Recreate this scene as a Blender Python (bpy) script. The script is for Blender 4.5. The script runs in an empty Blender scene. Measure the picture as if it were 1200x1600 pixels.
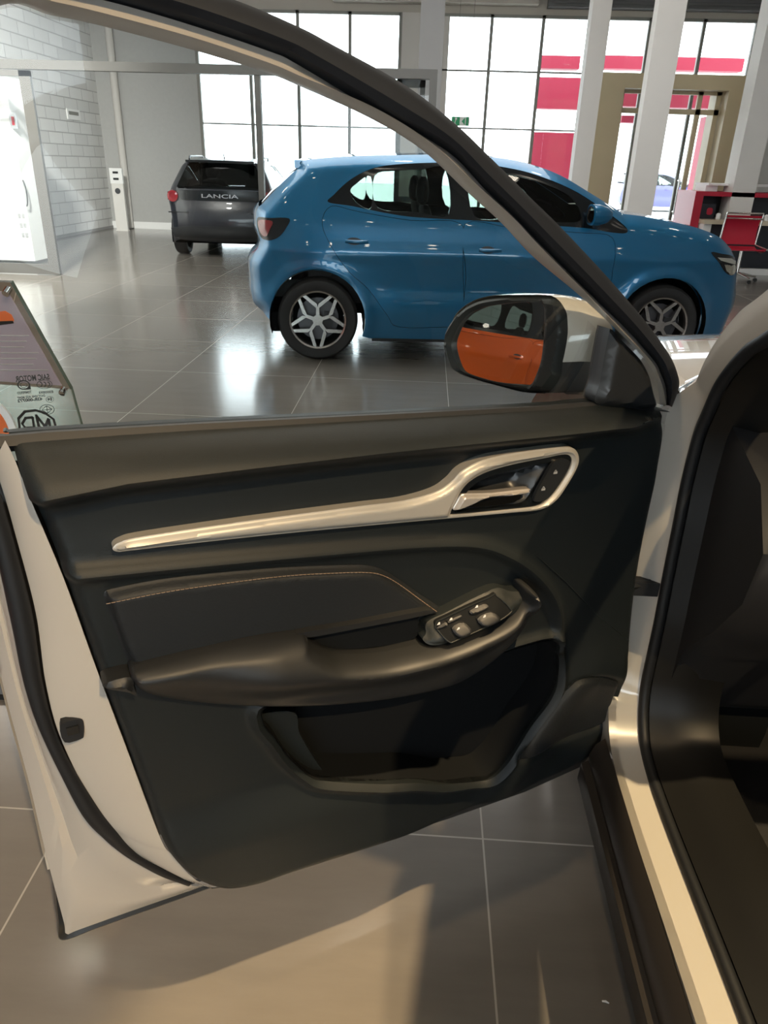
import bpy, math, random
import numpy as np
from mathutils import Vector, Matrix
from mathutils.geometry import delaunay_2d_cdt
random.seed(4)
SC = bpy.context.scene
COL = SC.collection
R = math.radians

# ------------------------------------------------------------------ camera
FPX, EYE = 1150.0, 1.40            # focal length in pixels of the 1200x1600 frame, eye height
_y, _p, _r = R(2.5), R(25.2), R(1.7)
FW = np.array([-math.sin(_y)*math.cos(_p), math.cos(_y)*math.cos(_p), -math.sin(_p)])
_rt = np.array([math.cos(_y), math.sin(_y), 0.0])
_up = np.cross(_rt, FW)
RT = _rt*math.cos(_r)+_up*math.sin(_r)
UP = -_rt*math.sin(_r)+_up*math.cos(_r)
CAM = np.array([0.0, 0.0, EYE])
cd = bpy.data.cameras.new('camera'); cam = bpy.data.objects.new('camera', cd); COL.objects.link(cam)
cd.sensor_fit = 'VERTICAL'; cd.sensor_height = 36.0; cd.lens = 36.0*FPX/1600.0
cd.clip_start = 0.02; cd.clip_end = 300
cam.matrix_world = Matrix(((RT[0], UP[0], -FW[0], CAM[0]), (RT[1], UP[1], -FW[1], CAM[1]), (RT[2], UP[2], -FW[2], CAM[2]), (0, 0, 0, 1)))
SC.camera = cam

# ------------------------------------------------------------------ world, light, exposure
w = bpy.data.worlds.new('daylight'); SC.world = w; w.use_nodes = True
wn = w.node_tree; bg = wn.nodes['Background']
bg.inputs[0].default_value = (0.86, 0.95, 1.0, 1); bg.inputs[1].default_value = 7.0
SC.view_settings.view_transform = 'Standard'; SC.view_settings.look = 'None'
SC.view_settings.exposure = 0.0; SC.view_settings.gamma = 1.0; SC.view_settings.use_curve_mapping = False

def spot(name, loc, target, power, color, size=R(70), blend=0.4, radius=0.05):
    l = bpy.data.lights.new(name, 'SPOT'); l.energy = power; l.color = color
    l.spot_size = size; l.spot_blend = blend; l.shadow_soft_size = radius
    o = bpy.data.objects.new(name, l); COL.objects.link(o); o.location = loc
    d = Vector(target)-Vector(loc); o.rotation_euler = d.to_track_quat('-Z', 'Y').to_euler()
    return o
def area(name, loc, target, power, color, sx, sy):
    l = bpy.data.lights.new(name, 'AREA'); l.shape = 'RECTANGLE'; l.size = sx; l.size_y = sy
    l.energy = power; l.color = color
    o = bpy.data.objects.new(name, l); COL.objects.link(o); o.location = loc
    d = Vector(target)-Vector(loc); o.rotation_euler = d.to_track_quat('-Z', 'Y').to_euler()
    return o
WARM = (1.0, 0.72, 0.40)
spot('aimed_spotlight', (1.4, 0.3, 4.7), (0.44, 0.50, 0.38), 1350, WARM, R(21), 0.3, 0.04)
spot('aimed_spotlight', (1.75, -2.4, 4.7), (-0.5, 1.1, 0.2), 1000, WARM, R(36), 0.5, 0.03)
spot('aimed_spotlight', (-0.9, 0.1, 4.7), (0.1, 0.8, 0.4), 120, WARM, R(46), 0.5, 0.05)
spot('aimed_spotlight', (-3.5, 5.0, 4.6), (-6.9, 8.5, 1.8), 5500, (1.0, 0.96, 0.9), R(90), 0.8, 0.2)  # added spot, standing in for the sun patch on the left wall
area('added_ceiling_fill', (-1.0, 8.5, 4.8), (-1.0, 9.0, 0), 360, (1.0, 0.97, 0.93), 7, 5)  # added fill that brightens the far hall, no such ceiling fixture
area('added_ceiling_fill', (0.0, -2.0, 4.8), (0.0, -2.0, 0), 6, (1.0, 0.9, 0.78), 5, 4)  # added weak fill overhead behind the camera, not a fixture of the hall

# ------------------------------------------------------------------ pixel rays
def ray(px, py):
    d = (px-600)/FPX*RT-(py-800)/FPX*UP+FW
    return d/np.linalg.norm(d)
def onz(px, py, z): d = ray(px, py); return CAM+d*(z-EYE)/d[2]
def onx(px, py, x): d = ray(px, py); return CAM+d*x/d[0]
def ony(px, py, y): d = ray(px, py); return CAM+d*y/d[1]
def onpl(px, py, P, n): d = ray(px, py); return CAM+d*((np.array(P)-CAM)@n)/(d@n)

# ------------------------------------------------------------------ materials
def mat(name, col, rough=0.5, metal=0.0, coat=0.0, bump=None, spec=0.5, emit=None, var=None, coat_rough=0.03):
    m = bpy.data.materials.new(name); m.use_nodes = True; nt = m.node_tree; b = nt.nodes['Principled BSDF']
    b.inputs['Base Color'].default_value = (*col, 1); b.inputs['Roughness'].default_value = rough
    b.inputs['Metallic'].default_value = metal; b.inputs['Coat Weight'].default_value = coat
    b.inputs['Coat Roughness'].default_value = coat_rough
    b.inputs['Specular IOR Level'].default_value = spec
    if emit: b.inputs['Emission Color'].default_value = (*emit[0], 1); b.inputs['Emission Strength'].default_value = emit[1]
    if bump or var:
        tc = nt.nodes.new('ShaderNodeTexCoord'); nz = nt.nodes.new('ShaderNodeTexNoise')
        nz.inputs['Scale'].default_value = bump[0] if bump else var[0]; nz.inputs['Detail'].default_value = 4
        nt.links.new(tc.outputs['Object'], nz.inputs['Vector'])
        if bump:
            bp = nt.nodes.new('ShaderNodeBump'); bp.inputs['Strength'].default_value = bump[1]; bp.inputs['Distance'].default_value = bump[2]
            nt.links.new(nz.outputs['Fac'], bp.inputs['Height']); nt.links.new(bp.outputs['Normal'], b.inputs['Normal'])
        if var:
            cr = nt.nodes.new('ShaderNodeMix'); cr.data_type = 'RGBA'
            cr.inputs[6].default_value = (*[c*(1-var[1]) for c in col], 1); cr.inputs[7].default_value = (*[min(1, c*(1+var[1])) for c in col], 1)
            nt.links.new(nz.outputs['Fac'], cr.inputs[0]); nt.links.new(cr.outputs[2], b.inputs['Base Color'])
    return m
def glass(name, tint=(0.9, 0.95, 0.95), refl=1.0, rough=0.0):
    m = bpy.data.materials.new(name); m.use_nodes = True; nt = m.node_tree
    for n in list(nt.nodes): nt.nodes.remove(n)
    out = nt.nodes.new('ShaderNodeOutputMaterial'); mx = nt.nodes.new('ShaderNodeMixShader')
    tr = nt.nodes.new('ShaderNodeBsdfTransparent'); gl = nt.nodes.new('ShaderNodeBsdfGlossy')
    fr = nt.nodes.new('ShaderNodeFresnel'); fr.inputs['IOR'].default_value = 1.45
    mu = nt.nodes.new('ShaderNodeMath'); mu.operation = 'MULTIPLY'; mu.inputs[1].default_value = refl
    tr.inputs[0].default_value = (*tint, 1); gl.inputs['Roughness'].default_value = rough
    nt.links.new(fr.outputs[0], mu.inputs[0]); nt.links.new(mu.outputs[0], mx.inputs[0])
    nt.links.new(tr.outputs[0], mx.inputs[1]); nt.links.new(gl.outputs[0], mx.inputs[2]); nt.links.new(mx.outputs[0], out.inputs[0])
    return m
M = {}
M['door_plastic'] = mat('dark_grained_plastic', (0.010, 0.013, 0.014), 0.50, spec=0.32, bump=(700, 0.35, 0.0006))
M['soft_trim'] = mat('charcoal_soft_trim', (0.014, 0.015, 0.016), 0.45, spec=0.4, bump=(900, 0.25, 0.0005))
M['cloth'] = mat('black_leatherette', (0.012, 0.014, 0.016), 0.55, spec=0.35, bump=(260, 0.5, 0.001))
M['silver_trim'] = mat('satin_silver_trim', (0.42, 0.40, 0.36), 0.38, metal=0.25)
M['frame_silver'] = mat('door_frame_silver_paint', (0.42, 0.39, 0.35), 0.35, metal=0.3, coat=0.4)
M['rubber'] = mat('black_rubber', (0.010, 0.012, 0.016), 0.6, spec=0.25)
M['seal'] = mat('black_door_seal', (0.007, 0.008, 0.010), 0.55)
M['black_gloss'] = mat('gloss_black_plastic', (0.008, 0.010, 0.012), 0.15)
M['black_satin'] = mat('satin_black_plastic', (0.016, 0.018, 0.020), 0.35)
M['pocket'] = mat('pocket_black', (0.004, 0.005, 0.006), 0.9, spec=0.2)
M['lever_silver'] = mat('satin_lever_silver', (0.62, 0.58, 0.54), 0.3, metal=0.6)
M['chrome'] = mat('chrome', (0.75, 0.73, 0.70), 0.12, metal=1.0)
M['white_paint'] = mat('white_car_paint', (0.46, 0.43, 0.385), 0.25, coat=1.0)
M['blue_paint'] = mat('metallic_blue_paint', (0.0006, 0.145, 0.32), 0.33, metal=0.4, coat=1.0)
M['orange_paint'] = mat('orange_car_paint', (0.80, 0.12, 0.008), 0.35, metal=0.2, coat=1.0)
M['street_paint'] = mat('lilac_blue_car_paint', (0.10, 0.10, 0.30), 0.3, coat=0.5)
M['navy_paint'] = mat('black_navy_car_paint', (0.005, 0.007, 0.013), 0.3, coat=0.45)
M['cladding'] = mat('black_cladding', (0.024, 0.021, 0.019), 0.35)
M['tyre'] = mat('tyre_rubber', (0.018, 0.018, 0.019), 0.6)
M['alloy'] = mat('diamond_cut_alloy', (0.46, 0.44, 0.43), 0.25, metal=0.9)
M['disc'] = mat('brake_disc_steel', (0.10, 0.10, 0.11), 0.4, metal=0.7)
M['car_inside'] = mat('car_cabin_black', (0.015, 0.015, 0.017), 0.6)
M['carpet'] = mat('cabin_carpet', (0.012, 0.012, 0.013), 0.9, bump=(500, 0.6, 0.002))
M['brown_trim'] = mat('dark_sill_trim', (0.006, 0.0058, 0.0055), 0.45, spec=0.3)
M['stitch'] = mat('copper_stitching', (0.26, 0.18, 0.12), 0.6)
M['icon'] = mat('white_print', (0.8, 0.8, 0.8), 0.5)
M['grey_icon'] = mat('grey_print', (0.25, 0.26, 0.27), 0.5)
M['black_print'] = mat('black_print', (0.01, 0.012, 0.012), 0.5)
M['mirror'] = mat('mirror_silvering', (0.88, 0.88, 0.88), 0.0, metal=1.0)
M['door_glass'] = glass('door_glass', (0.93, 0.97, 0.96), 0.9)
M['car_glass'] = glass('tinted_car_glass', (0.48, 0.56, 0.52), 1.0)
M['dark_glass'] = glass('privacy_car_glass', (0.16, 0.18, 0.18), 1.0)
M['pane'] = glass('window_glass', (0.97, 0.98, 0.98), 0.6)
M['acrylic'] = glass('acrylic_sheet', (0.84, 0.92, 0.90), 1.0)
M['acrylic_edge'] = mat('acrylic_edge', (0.10, 0.14, 0.13), 0.2)
M['lens_red'] = mat('red_lamp_lens', (0.22, 0.012, 0.018), 0.1, coat=1.0)
M['lens_clear'] = mat('headlamp_reflector', (0.70, 0.68, 0.60), 0.12, metal=0.8, coat=1.0)
M['white'] = mat('white_paint_flat', (0.80, 0.80, 0.79), 0.6)
M['grey_wall'] = mat('grey_plaster', (0.40, 0.40, 0.39), 0.8, bump=(14, 0.1, 0.004), var=(1.2, 0.06))
M['off_white'] = mat('off_white_plaster', (0.56, 0.54, 0.51), 0.8, var=(1.5, 0.05))
M['col_light'] = mat('light_column_paint', (0.66, 0.64, 0.61), 0.7, var=(3, 0.05))
M['col_grey'] = mat('grey_column_paint', (0.30, 0.30, 0.30), 0.6)
M['alu'] = mat('grey_aluminium_frame', (0.10, 0.097, 0.09), 0.45, metal=0.2)
M['mullion'] = mat('window_mullion', (0.22, 0.22, 0.20), 0.6)
M['lintel'] = mat('beige_lintel', (0.42, 0.39, 0.34), 0.7)
M['shutter'] = mat('dark_roller_shutter', (0.10, 0.10, 0.10), 0.6)
M['portal'] = mat('beige_portal_cladding', (0.46, 0.38, 0.24), 0.5, var=(2, 0.08))
M['red'] = mat('red_laminate', (0.40, 0.008, 0.03), 0.35)
M['red_out'] = mat('red_facade', (0.26, 0.004, 0.028), 0.6)
M['pave'] = mat('pale_paving', (0.6, 0.6, 0.58), 0.8, var=(2, 0.1))
M['desk_grey'] = mat('dark_grey_laminate', (0.05, 0.053, 0.06), 0.5)
M['desk_navy'] = mat('desk_front_black', (0.012, 0.014, 0.020), 0.4)
M['wood'] = mat('pale_wood_top', (0.55, 0.48, 0.36), 0.4)
M['ceil'] = mat('ceiling_paint', (0.45, 0.44, 0.42), 0.8)
M['lamp'] = mat('lamp_glow', (1, 1, 1), 0.5, emit=((1.0, 0.90, 0.75), 28))
M['green_sign'] = mat('exit_green', (0.02, 0.30, 0.12), 0.5)
M['lavender'] = mat('lavender_paper', (0.60, 0.53, 0.58), 0.7)
def translucent(m, col, f):
    nt = m.node_tree; b = nt.nodes['Principled BSDF']; o = nt.nodes['Material Output']; t = nt.nodes.new('ShaderNodeBsdfTranslucent'); t.inputs[0].default_value = (*col, 1)
    x = nt.nodes.new('ShaderNodeMixShader'); x.inputs[0].default_value = f; nt.links.new(b.outputs[0], x.inputs[1]); nt.links.new(t.outputs[0], x.inputs[2]); nt.links.new(x.outputs[0], o.inputs[0])
translucent(M['lavender'], (0.66, 0.57, 0.63), .6)
M['orange'] = mat('orange_print', (0.75, 0.16, 0.04), 0.5)
M['grey_text'] = mat('grey_lettering', (0.35, 0.36, 0.38), 0.3, metal=0.6)

def floor_material():
    m = bpy.data.materials.new('grey_floor_tiles'); m.use_nodes = True; nt = m.node_tree; N = nt.nodes; L = nt.links
    b = N['Principled BSDF']; tc = N.new('ShaderNodeTexCoord'); sp = N.new('ShaderNodeSeparateXYZ'); L.new(tc.outputs['Object'], sp.inputs[0])
    def mth(op, a, bb=None, c=None):
        n = N.new('ShaderNodeMath'); n.operation = op
        for i, v in enumerate((a, bb, c)):
            if v is None: continue
            if isinstance(v, (int, float)): n.inputs[i].default_value = v
            else: L.new(v, n.inputs[i])
        return n.outputs[0]
    def line(o, off, pitch):
        s = mth('DIVIDE', mth('SUBTRACT', o, off), pitch)
        f = mth('ABSOLUTE', mth('SUBTRACT', mth('FRACT', mth('ADD', s, 0.5)), 0.5))
        return mth('LESS_THAN', f, 0.0021/pitch), mth('FLOOR', s)
    lx, ix = line(sp.outputs[0], 0.197, 0.975); ly, iy = line(sp.outputs[1], 1.229, 0.993)
    g = mth('MAXIMUM', lx, ly)
    wn_ = N.new('ShaderNodeTexWhiteNoise'); wn_.noise_dimensions = '2D'; cb = N.new('ShaderNodeCombineXYZ'); L.new(ix, cb.inputs[0]); L.new(iy, cb.inputs[1]); L.new(cb.outputs[0], wn_.inputs['Vector'])
    mp = N.new('ShaderNodeMapping'); mp.inputs['Scale'].default_value = (1.2, 6.0, 1); L.new(tc.outputs['Object'], mp.inputs[0])
    nz = N.new('ShaderNodeTexNoise'); nz.inputs['Scale'].default_value = 2.2; nz.inputs['Detail'].default_value = 8; nz.inputs['Roughness'].default_value = 0.65
    L.new(mp.outputs[0], nz.inputs[0])
    f = mth('ADD', mth('MULTIPLY', nz.outputs['Fac'], 0.7), mth('MULTIPLY', wn_.outputs['Value'], 0.3))
    mx = N.new('ShaderNodeMix'); mx.data_type = 'RGBA'; mx.inputs[6].default_value = (0.125, 0.115, 0.102, 1); mx.inputs[7].default_value = (0.215, 0.198, 0.176, 1); L.new(f, mx.inputs[0])
    m2 = N.new('ShaderNodeMix'); m2.data_type = 'RGBA'; m2.inputs[7].default_value = (0.36, 0.33, 0.29, 1); L.new(mx.outputs[2], m2.inputs[6]); L.new(g, m2.inputs[0])
    L.new(m2.outputs[2], b.inputs['Base Color'])
    r = mth('ADD', mth('MULTIPLY', nz.outputs['Fac'], 0.02), mth('MULTIPLY_ADD', g, 0.3, 0.15)); L.new(r, b.inputs['Roughness'])
    b.inputs['Specular IOR Level'].default_value = 0.62
    return m
M['floor'] = floor_material()
def brick_material():
    m = bpy.data.materials.new('white_painted_block'); m.use_nodes = True; nt = m.node_tree; N = nt.nodes; L = nt.links; b = N['Principled BSDF']
    tc = N.new('ShaderNodeTexCoord'); sp = N.new('ShaderNodeSeparateXYZ'); cb = N.new('ShaderNodeCombineXYZ'); L.new(tc.outputs['Object'], sp.inputs[0])
    L.new(sp.outputs[1], cb.inputs[0]); L.new(sp.outputs[2], cb.inputs[1])
    br = N.new('ShaderNodeTexBrick'); br.inputs['Scale'].default_value = 1.0; br.inputs['Brick Width'].default_value = 0.55; br.inputs['Row Height'].default_value = 0.2
    br.inputs['Mortar Size'].default_value = 0.010; br.inputs['Mortar Smooth'].default_value = 0.3
    br.inputs['Color1'].default_value = (0.72, 0.72, 0.71, 1); br.inputs['Color2'].default_value = (0.62, 0.62, 0.61, 1); br.inputs['Mortar'].default_value = (0.42, 0.42, 0.42, 1)
    L.new(cb.outputs[0], br.inputs['Vector']); L.new(br.outputs['Color'], b.inputs['Base Color']); b.inputs['Roughness'].default_value = 0.6
    bp = N.new('ShaderNodeBump'); bp.inputs['Strength'].default_value = 0.6; bp.inputs['Distance'].default_value = 0.01; bp.invert = True
    L.new(br.outputs['Fac'], bp.inputs['Height']); L.new(bp.outputs[0], b.inputs['Normal'])
    return m
M['block'] = brick_material()

# ------------------------------------------------------------------ object helpers
def empty(name, loc, label, cat, rz=0.0, group=None):
    o = bpy.data.objects.new(name, None); COL.objects.link(o); o.location = loc; o.rotation_euler = (0, 0, rz)
    o.empty_display_size = 0.1; o['label'] = label; o['category'] = cat
    if group: o['group'] = group
    return o
def root_of(o):
    while o.parent: o = o.parent
    return o
def mk(name, V, Fc, m, parent=None, smooth=True, world=True, label=None):
    """links ONE mesh object; world=True: vertices in world metres, moved into the (unrotated) root's frame"""
    V = np.asarray(V, float)
    if parent is not None and world: V = V-np.array(root_of(parent).location)
    me = bpy.data.meshes.new(name); me.from_pydata([tuple(v) for v in V], [], [tuple(int(i) for i in f) for f in Fc]); me.update()
    if smooth:
        me.polygons.foreach_set('use_smooth', [True]*len(me.polygons))
        try: me.set_sharp_from_angle(angle=R(40))
        except Exception: pass
    me.materials.append(M[m] if isinstance(m, str) else m)
    o = bpy.data.objects.new(name, me); COL.objects.link(o)
    if parent is not None: o.parent = parent
    if label: o['label'] = label
    return o
def structure(o): o['kind'] = 'structure'; return o
def tag(o, label, cat, group=None):
    o['label'] = label; o['category'] = cat
    if group: o['group'] = group
    return o
class MB:
    def __init__(s): s.V = []; s.F = []
    def add(s, V, Fc):
        n = len(s.V); s.V += [tuple(v) for v in V]; s.F += [tuple(i+n for i in f) for f in Fc]; return s
    def box(s, a, b):
        x0, y0, z0 = [min(p, q) for p, q in zip(a, b)]; x1, y1, z1 = [max(p, q) for p, q in zip(a, b)]
        return s.add([(x0, y0, z0), (x1, y0, z0), (x1, y1, z0), (x0, y1, z0), (x0, y0, z1), (x1, y0, z1), (x1, y1, z1), (x0, y1, z1)],
                     [(0, 3, 2, 1), (4, 5, 6, 7), (0, 1, 5, 4), (1, 2, 6, 5), (2, 3, 7, 6), (3, 0, 4, 7)])
    def tube(s, pts, r, n=10, cap=True):
        pts = [np.array(p, float) for p in pts]; V = []; Fc = []; prev = None
        for i, p in enumerate(pts):
            t = pts[min(i+1, len(pts)-1)]-pts[max(i-1, 0)]; t = t/(np.linalg.norm(t)+1e-12)
            if prev is None:
                a = np.array([0, 0, 1.0]) if abs(t[2]) < .9 else np.array([1.0, 0, 0])
            else: a = prev
            e1 = a-t*(a@t); e1 /= np.linalg.norm(e1)+1e-12; e2 = np.cross(t, e1); prev = e1
            rr = r[i] if hasattr(r, '__len__') else r
            for k in range(n):
                an = 2*math.pi*k/n; V.append(p+rr*(math.cos(an)*e1+math.sin(an)*e2))
        for i in range(len(pts)-1):
            for k in range(n): Fc.append((i*n+k, i*n+(k+1) % n, (i+1)*n+(k+1) % n, (i+1)*n+k))
        if cap: Fc.append(tuple(range(n))[::-1]); Fc.append(tuple((len(pts)-1)*n+k for k in range(n)))
        return s.add(V, Fc)
    def lathe(s, prof, n=48, c=(0, 0, 0), axis='y'):
        """prof: (radius, along axis)"""
        V = []; Fc = []; m = len(prof)
        for k in range(n):
            an = 2*math.pi*k/n
            for (r, h) in prof:
                if axis == 'y': V.append((c[0]+r*math.cos(an), c[1]+h, c[2]+r*math.sin(an)))
                else: V.append((c[0]+r*math.cos(an), c[1]+r*math.sin(an), c[2]+h))
        for k in range(n):
            for j in range(m-1): Fc.append((k*m+j, k*m+j+1, ((k+1) % n)*m+j+1, ((k+1) % n)*m+j))
        return s.add(V, Fc)
    def prism(s, poly, h0, h1, fn):
        """polygon in 2D raised between two heights; fn(a,b,h)->xyz"""
        n = len(poly)
        V = [fn(a, b, h0) for a, b in poly]+[fn(a, b, h1) for a, b in poly]
        Fc = [tuple(range(n))[::-1], tuple(range(n, 2*n))]+[(i, (i+1) % n, n+(i+1) % n, n+i) for i in range(n)]
        return s.add(V, Fc)
    def build(s, name, m, parent=None, smooth=False, world=True, label=None): return mk(name, s.V, s.F, m, parent, smooth, world, label)

def cat_rom(P, closed=False, k=6):
    P = [np.array(p, float) for p in P]; n = len(P); out = []
    rng = range(n) if closed else range(n-1)
    for i in rng:
        p0 = P[(i-1) % n] if (closed or i > 0) else 2*P[0]-P[1]
        p1 = P[i]; p2 = P[(i+1) % n]
        p3 = P[(i+2) % n] if (closed or i+2 < n) else 2*P[-1]-P[-2]
        if np.linalg.norm(p2-p1) < 1e-9: continue
        for j in range(k):
            t = j/k; out.append(.5*((2*p1)+(-p0+p2)*t+(2*p0-5*p1+4*p2-p3)*t*t+(-p0+3*p1-3*p2+p3)*t**3))
    if not closed: out.append(P[-1])
    return np.array(out)
def resample(P, step, closed):
    P = np.asarray(P, float)
    if closed: P = np.vstack([P, P[:1]])
    out = []
    for i in range(len(P)-1):
        L = np.linalg.norm(P[i+1]-P[i])
        if L < 1e-7: continue
        n = max(1, int(round(L/step)))
        for j in range(n): out.append(P[i]+(P[i+1]-P[i])*j/n)
    if not closed: out.append(P[-1])
    out = np.array(out); keep = [0]
    for i in range(1, len(out)):
        if np.linalg.norm(out[i]-out[keep[-1]]) > step*.3: keep.append(i)
    if closed and len(keep) > 3 and np.linalg.norm(out[keep[-1]]-out[0]) < step*.3: keep.pop()
    return out[keep]
def inside(Q, poly):
    x, y = Q[:, 0], Q[:, 1]; r = np.zeros(len(Q), bool); n = len(poly)
    for i in range(n):
        x1, y1 = poly[i]; x2, y2 = poly[(i+1) % n]
        if y1 == y2: continue
        c = ((y1 > y) != (y2 > y)) & (x < (x2-x1)*(y-y1)/(y2-y1)+x1); r ^= c
    return r
def pdist(Q, line, closed=False):
    d = np.full(len(Q), 1e9); n = len(line)
    for i in range(n if closed else n-1):
        a = line[i]; b = line[(i+1) % n]; ab = b-a; L = ab@ab
        if L < 1e-14: continue
        t = np.clip(((Q-a)@ab)/L, 0, 1); e = Q-(a+t[:, None]*ab); d = np.minimum(d, np.sqrt((e*e).sum(1)))
    return d
def offset_loop(l, d):
    T = np.roll(l, -1, 0)-np.roll(l, 1, 0); N = np.stack([-T[:, 1], T[:, 0]], 1); N /= np.linalg.norm(N, axis=1)[:, None]+1e-12
    return l+N*d
def triangulate(poly, holes=(), step=0.01, rings=(), lines=()):
    loops = [resample(poly, step, True)]+[resample(h, step, True) for h in holes]
    mn = loops[0].min(0); mx = loops[0].max(0); ys = np.arange(mn[1], mx[1], step*.87); pts = []
    for r_, yy in enumerate(ys):
        xs = np.arange(mn[0]+(step*.5 if r_ % 2 else 0), mx[0], step); pts.append(np.stack([xs, np.full(len(xs), yy)], 1))
    Q = np.vstack(pts); k = inside(Q, loops[0])
    for h in loops[1:]: k &= ~inside(Q, h)
    Q = Q[k]
    extra = []
    def far(P, d):
        k = np.ones(len(P), bool)
        for l in loops: k &= pdist(P, l, True) > d
        return k
    for d in rings:
        for l in loops:
            for sg in (-1, 1):
                P = offset_loop(l, sg*d); k = inside(P, loops[0])
                for h in loops[1:]: k &= ~inside(P, h)
                P = P[k]; P = P[far(P, d*.97)]; extra.append(P)
    for ln, offs in lines:
        ln = resample(np.asarray(ln), step, False); T_ = np.gradient(ln, axis=0); N_ = np.stack([-T_[:, 1], T_[:, 0]], 1); N_ /= np.linalg.norm(N_, axis=1)[:, None]+1e-12
        for d in offs:
            P = ln+N_*d; k = inside(P, loops[0])
            for h in loops[1:]: k &= ~inside(P, h)
            P = P[k]; P = P[far(P, step*.6)]
            if len(extra):
                EX = np.vstack([e for e in extra if len(e)] or [np.zeros((1, 2))-99])
                keep = np.array([np.min(((EX-q)**2).sum(1)) > (step*.3)**2 for q in P]) if len(P) else np.zeros(0, bool); P = P[keep]
            extra.append(P)
    dd = (max(rings) if rings else 0)+step*.5
    for l in loops: Q = Q[pdist(Q, l, True) > dd]
    for ln, offs in lines:
        Q = Q[pdist(Q, np.asarray(ln), False) > max(abs(o) for o in offs)+step*.5]
    for e in extra:
        if len(e): Q = np.vstack([Q, e])
    V = []; E = []
    for l in loops:
        n0 = len(V); V += list(l); E += [(n0+i, n0+(i+1) % len(l)) for i in range(len(l))]
    V += list(Q)
    vo, eo, fo, a, b, c = delaunay_2d_cdt([Vector((float(v[0]), float(v[1]))) for v in V], E, [], 0, 1e-7)
    vo = np.array([(v.x, v.y) for v in vo]); fo = np.array([f for f in fo if len(f) == 3])
    cen = vo[fo].mean(1); k = inside(cen, loops[0])
    for h in loops[1:]: k &= ~inside(cen, h)
    return vo, fo[k]
def with_skirt(V, T, dvec):
    """adds side walls from every boundary edge along dvec (3-vector or per-vertex array)"""
    V = np.asarray(V); E = {}
    for f in T:
        for i in range(len(f)):
            a, b = f[i], f[(i+1) % len(f)]; key = (min(a, b), max(a, b)); E[key] = None if key in E else (a, b)
    Fc = [tuple(f) for f in T]; V2 = list(V); mp = {}
    dv = np.asarray(dvec, float)
    def idx(i, low):
        if (i, low) not in mp:
            d = (dv if dv.ndim == 1 else dv[i]) if low else 0
            mp[(i, low)] = len(V2); V2.append(V[i]+d)
        return mp[(i, low)]
    for e in E.values():
        if e is None: continue
        a, b = e; Fc.append((idx(b, 0), idx(a, 0), idx(a, 1), idx(b, 1)))
    return np.array(V2), Fc
def loft(rails, closed=False):
    """rails: list of equally long point lists"""
    n = len(rails[0]); V = [p for r_ in rails for p in r_]; Fc = []
    for i in range(len(rails)-1+(1 if closed else 0)):
        j = (i+1) % len(rails)
        for k in range(n-1): Fc.append((i*n+k, i*n+k+1, j*n+k+1, j*n+k))
    return V, Fc
def text_mesh(s, size, bold=0.0, width=None):
    c = bpy.data.curves.new('lettering', 'FONT'); c.body = s; c.size = size; c.offset = bold; c.extrude = 0.0; c.align_x = 'CENTER'; c.align_y = 'CENTER'
    o = bpy.data.objects.new('lettering', c); COL.objects.link(o)
    dg = bpy.context.evaluated_depsgraph_get(); me = o.evaluated_get(dg).to_mesh()
    V = np.array([(v.co.x, v.co.y) for v in me.vertices]); Fc = [tuple(p.vertices) for p in me.polygons]
    o.evaluated_get(dg).to_mesh_clear(); bpy.data.objects.remove(o); bpy.data.curves.remove(c)
    if width: V[:, 0] *= width/(V[:, 0].max()-V[:, 0].min())
    return V, Fc

# ================================================================== THE SHOWROOM
XL, XR, YB, YF, ZC = -6.9, 9.5, 17.0, -9.0, 4.9
structure(MB().box((XL-.3, YF-.3, -.3), (XR+.3, YB+.15, 0)).build('floor', 'floor'))
structure(MB().box((XL-.3, YF-.3, ZC), (XR+.3, YB+.3, ZC+.2)).build('ceiling', 'ceil'))
structure(MB().box((XL-.2, YF, 0), (XL, YB, ZC)).build('wall_left', 'block'))
structure(MB().box((XR, YF, 0), (XR+.2, YB, ZC)).build('wall_right', 'grey_wall'))
structure(MB().box((XL, YF-.2, 0), (XR, YF, 1.0)).box((XL, YF-.2, 3.6), (XR, YF, ZC)).box((XL, YF-.2, 1.0), (-4, YF, 3.6)).box((6, YF-.2, 1.0), (XR, YF, 3.6)).build('wall_rear', 'off_white'))
WX = [ony(px, py, YB)[0] for px, py in ((315, 190), (395, 190), (468, 190), (546, 190), (626, 40))]   # left bay
TOP = 4.09
mw = MB().box((XL, YB, 0), (WX[0], YB+.15, ZC))                       # grey plaster left of the glass
mw.box((WX[0], YB, TOP+.30), (XR, YB+.15, ZC)).build
structure(mw.build('wall_back', 'grey_wall'))
structure(MB().box((WX[0], YB-.02, TOP), (XR, YB+.1, TOP+.30)).build('trim_1', 'lintel'))      # lintel
structure(MB().box((-2.0, YB-.30, TOP+.13), (1.9, YB-.03, TOP+.5)).build('trim_2', 'lintel'))
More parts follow.
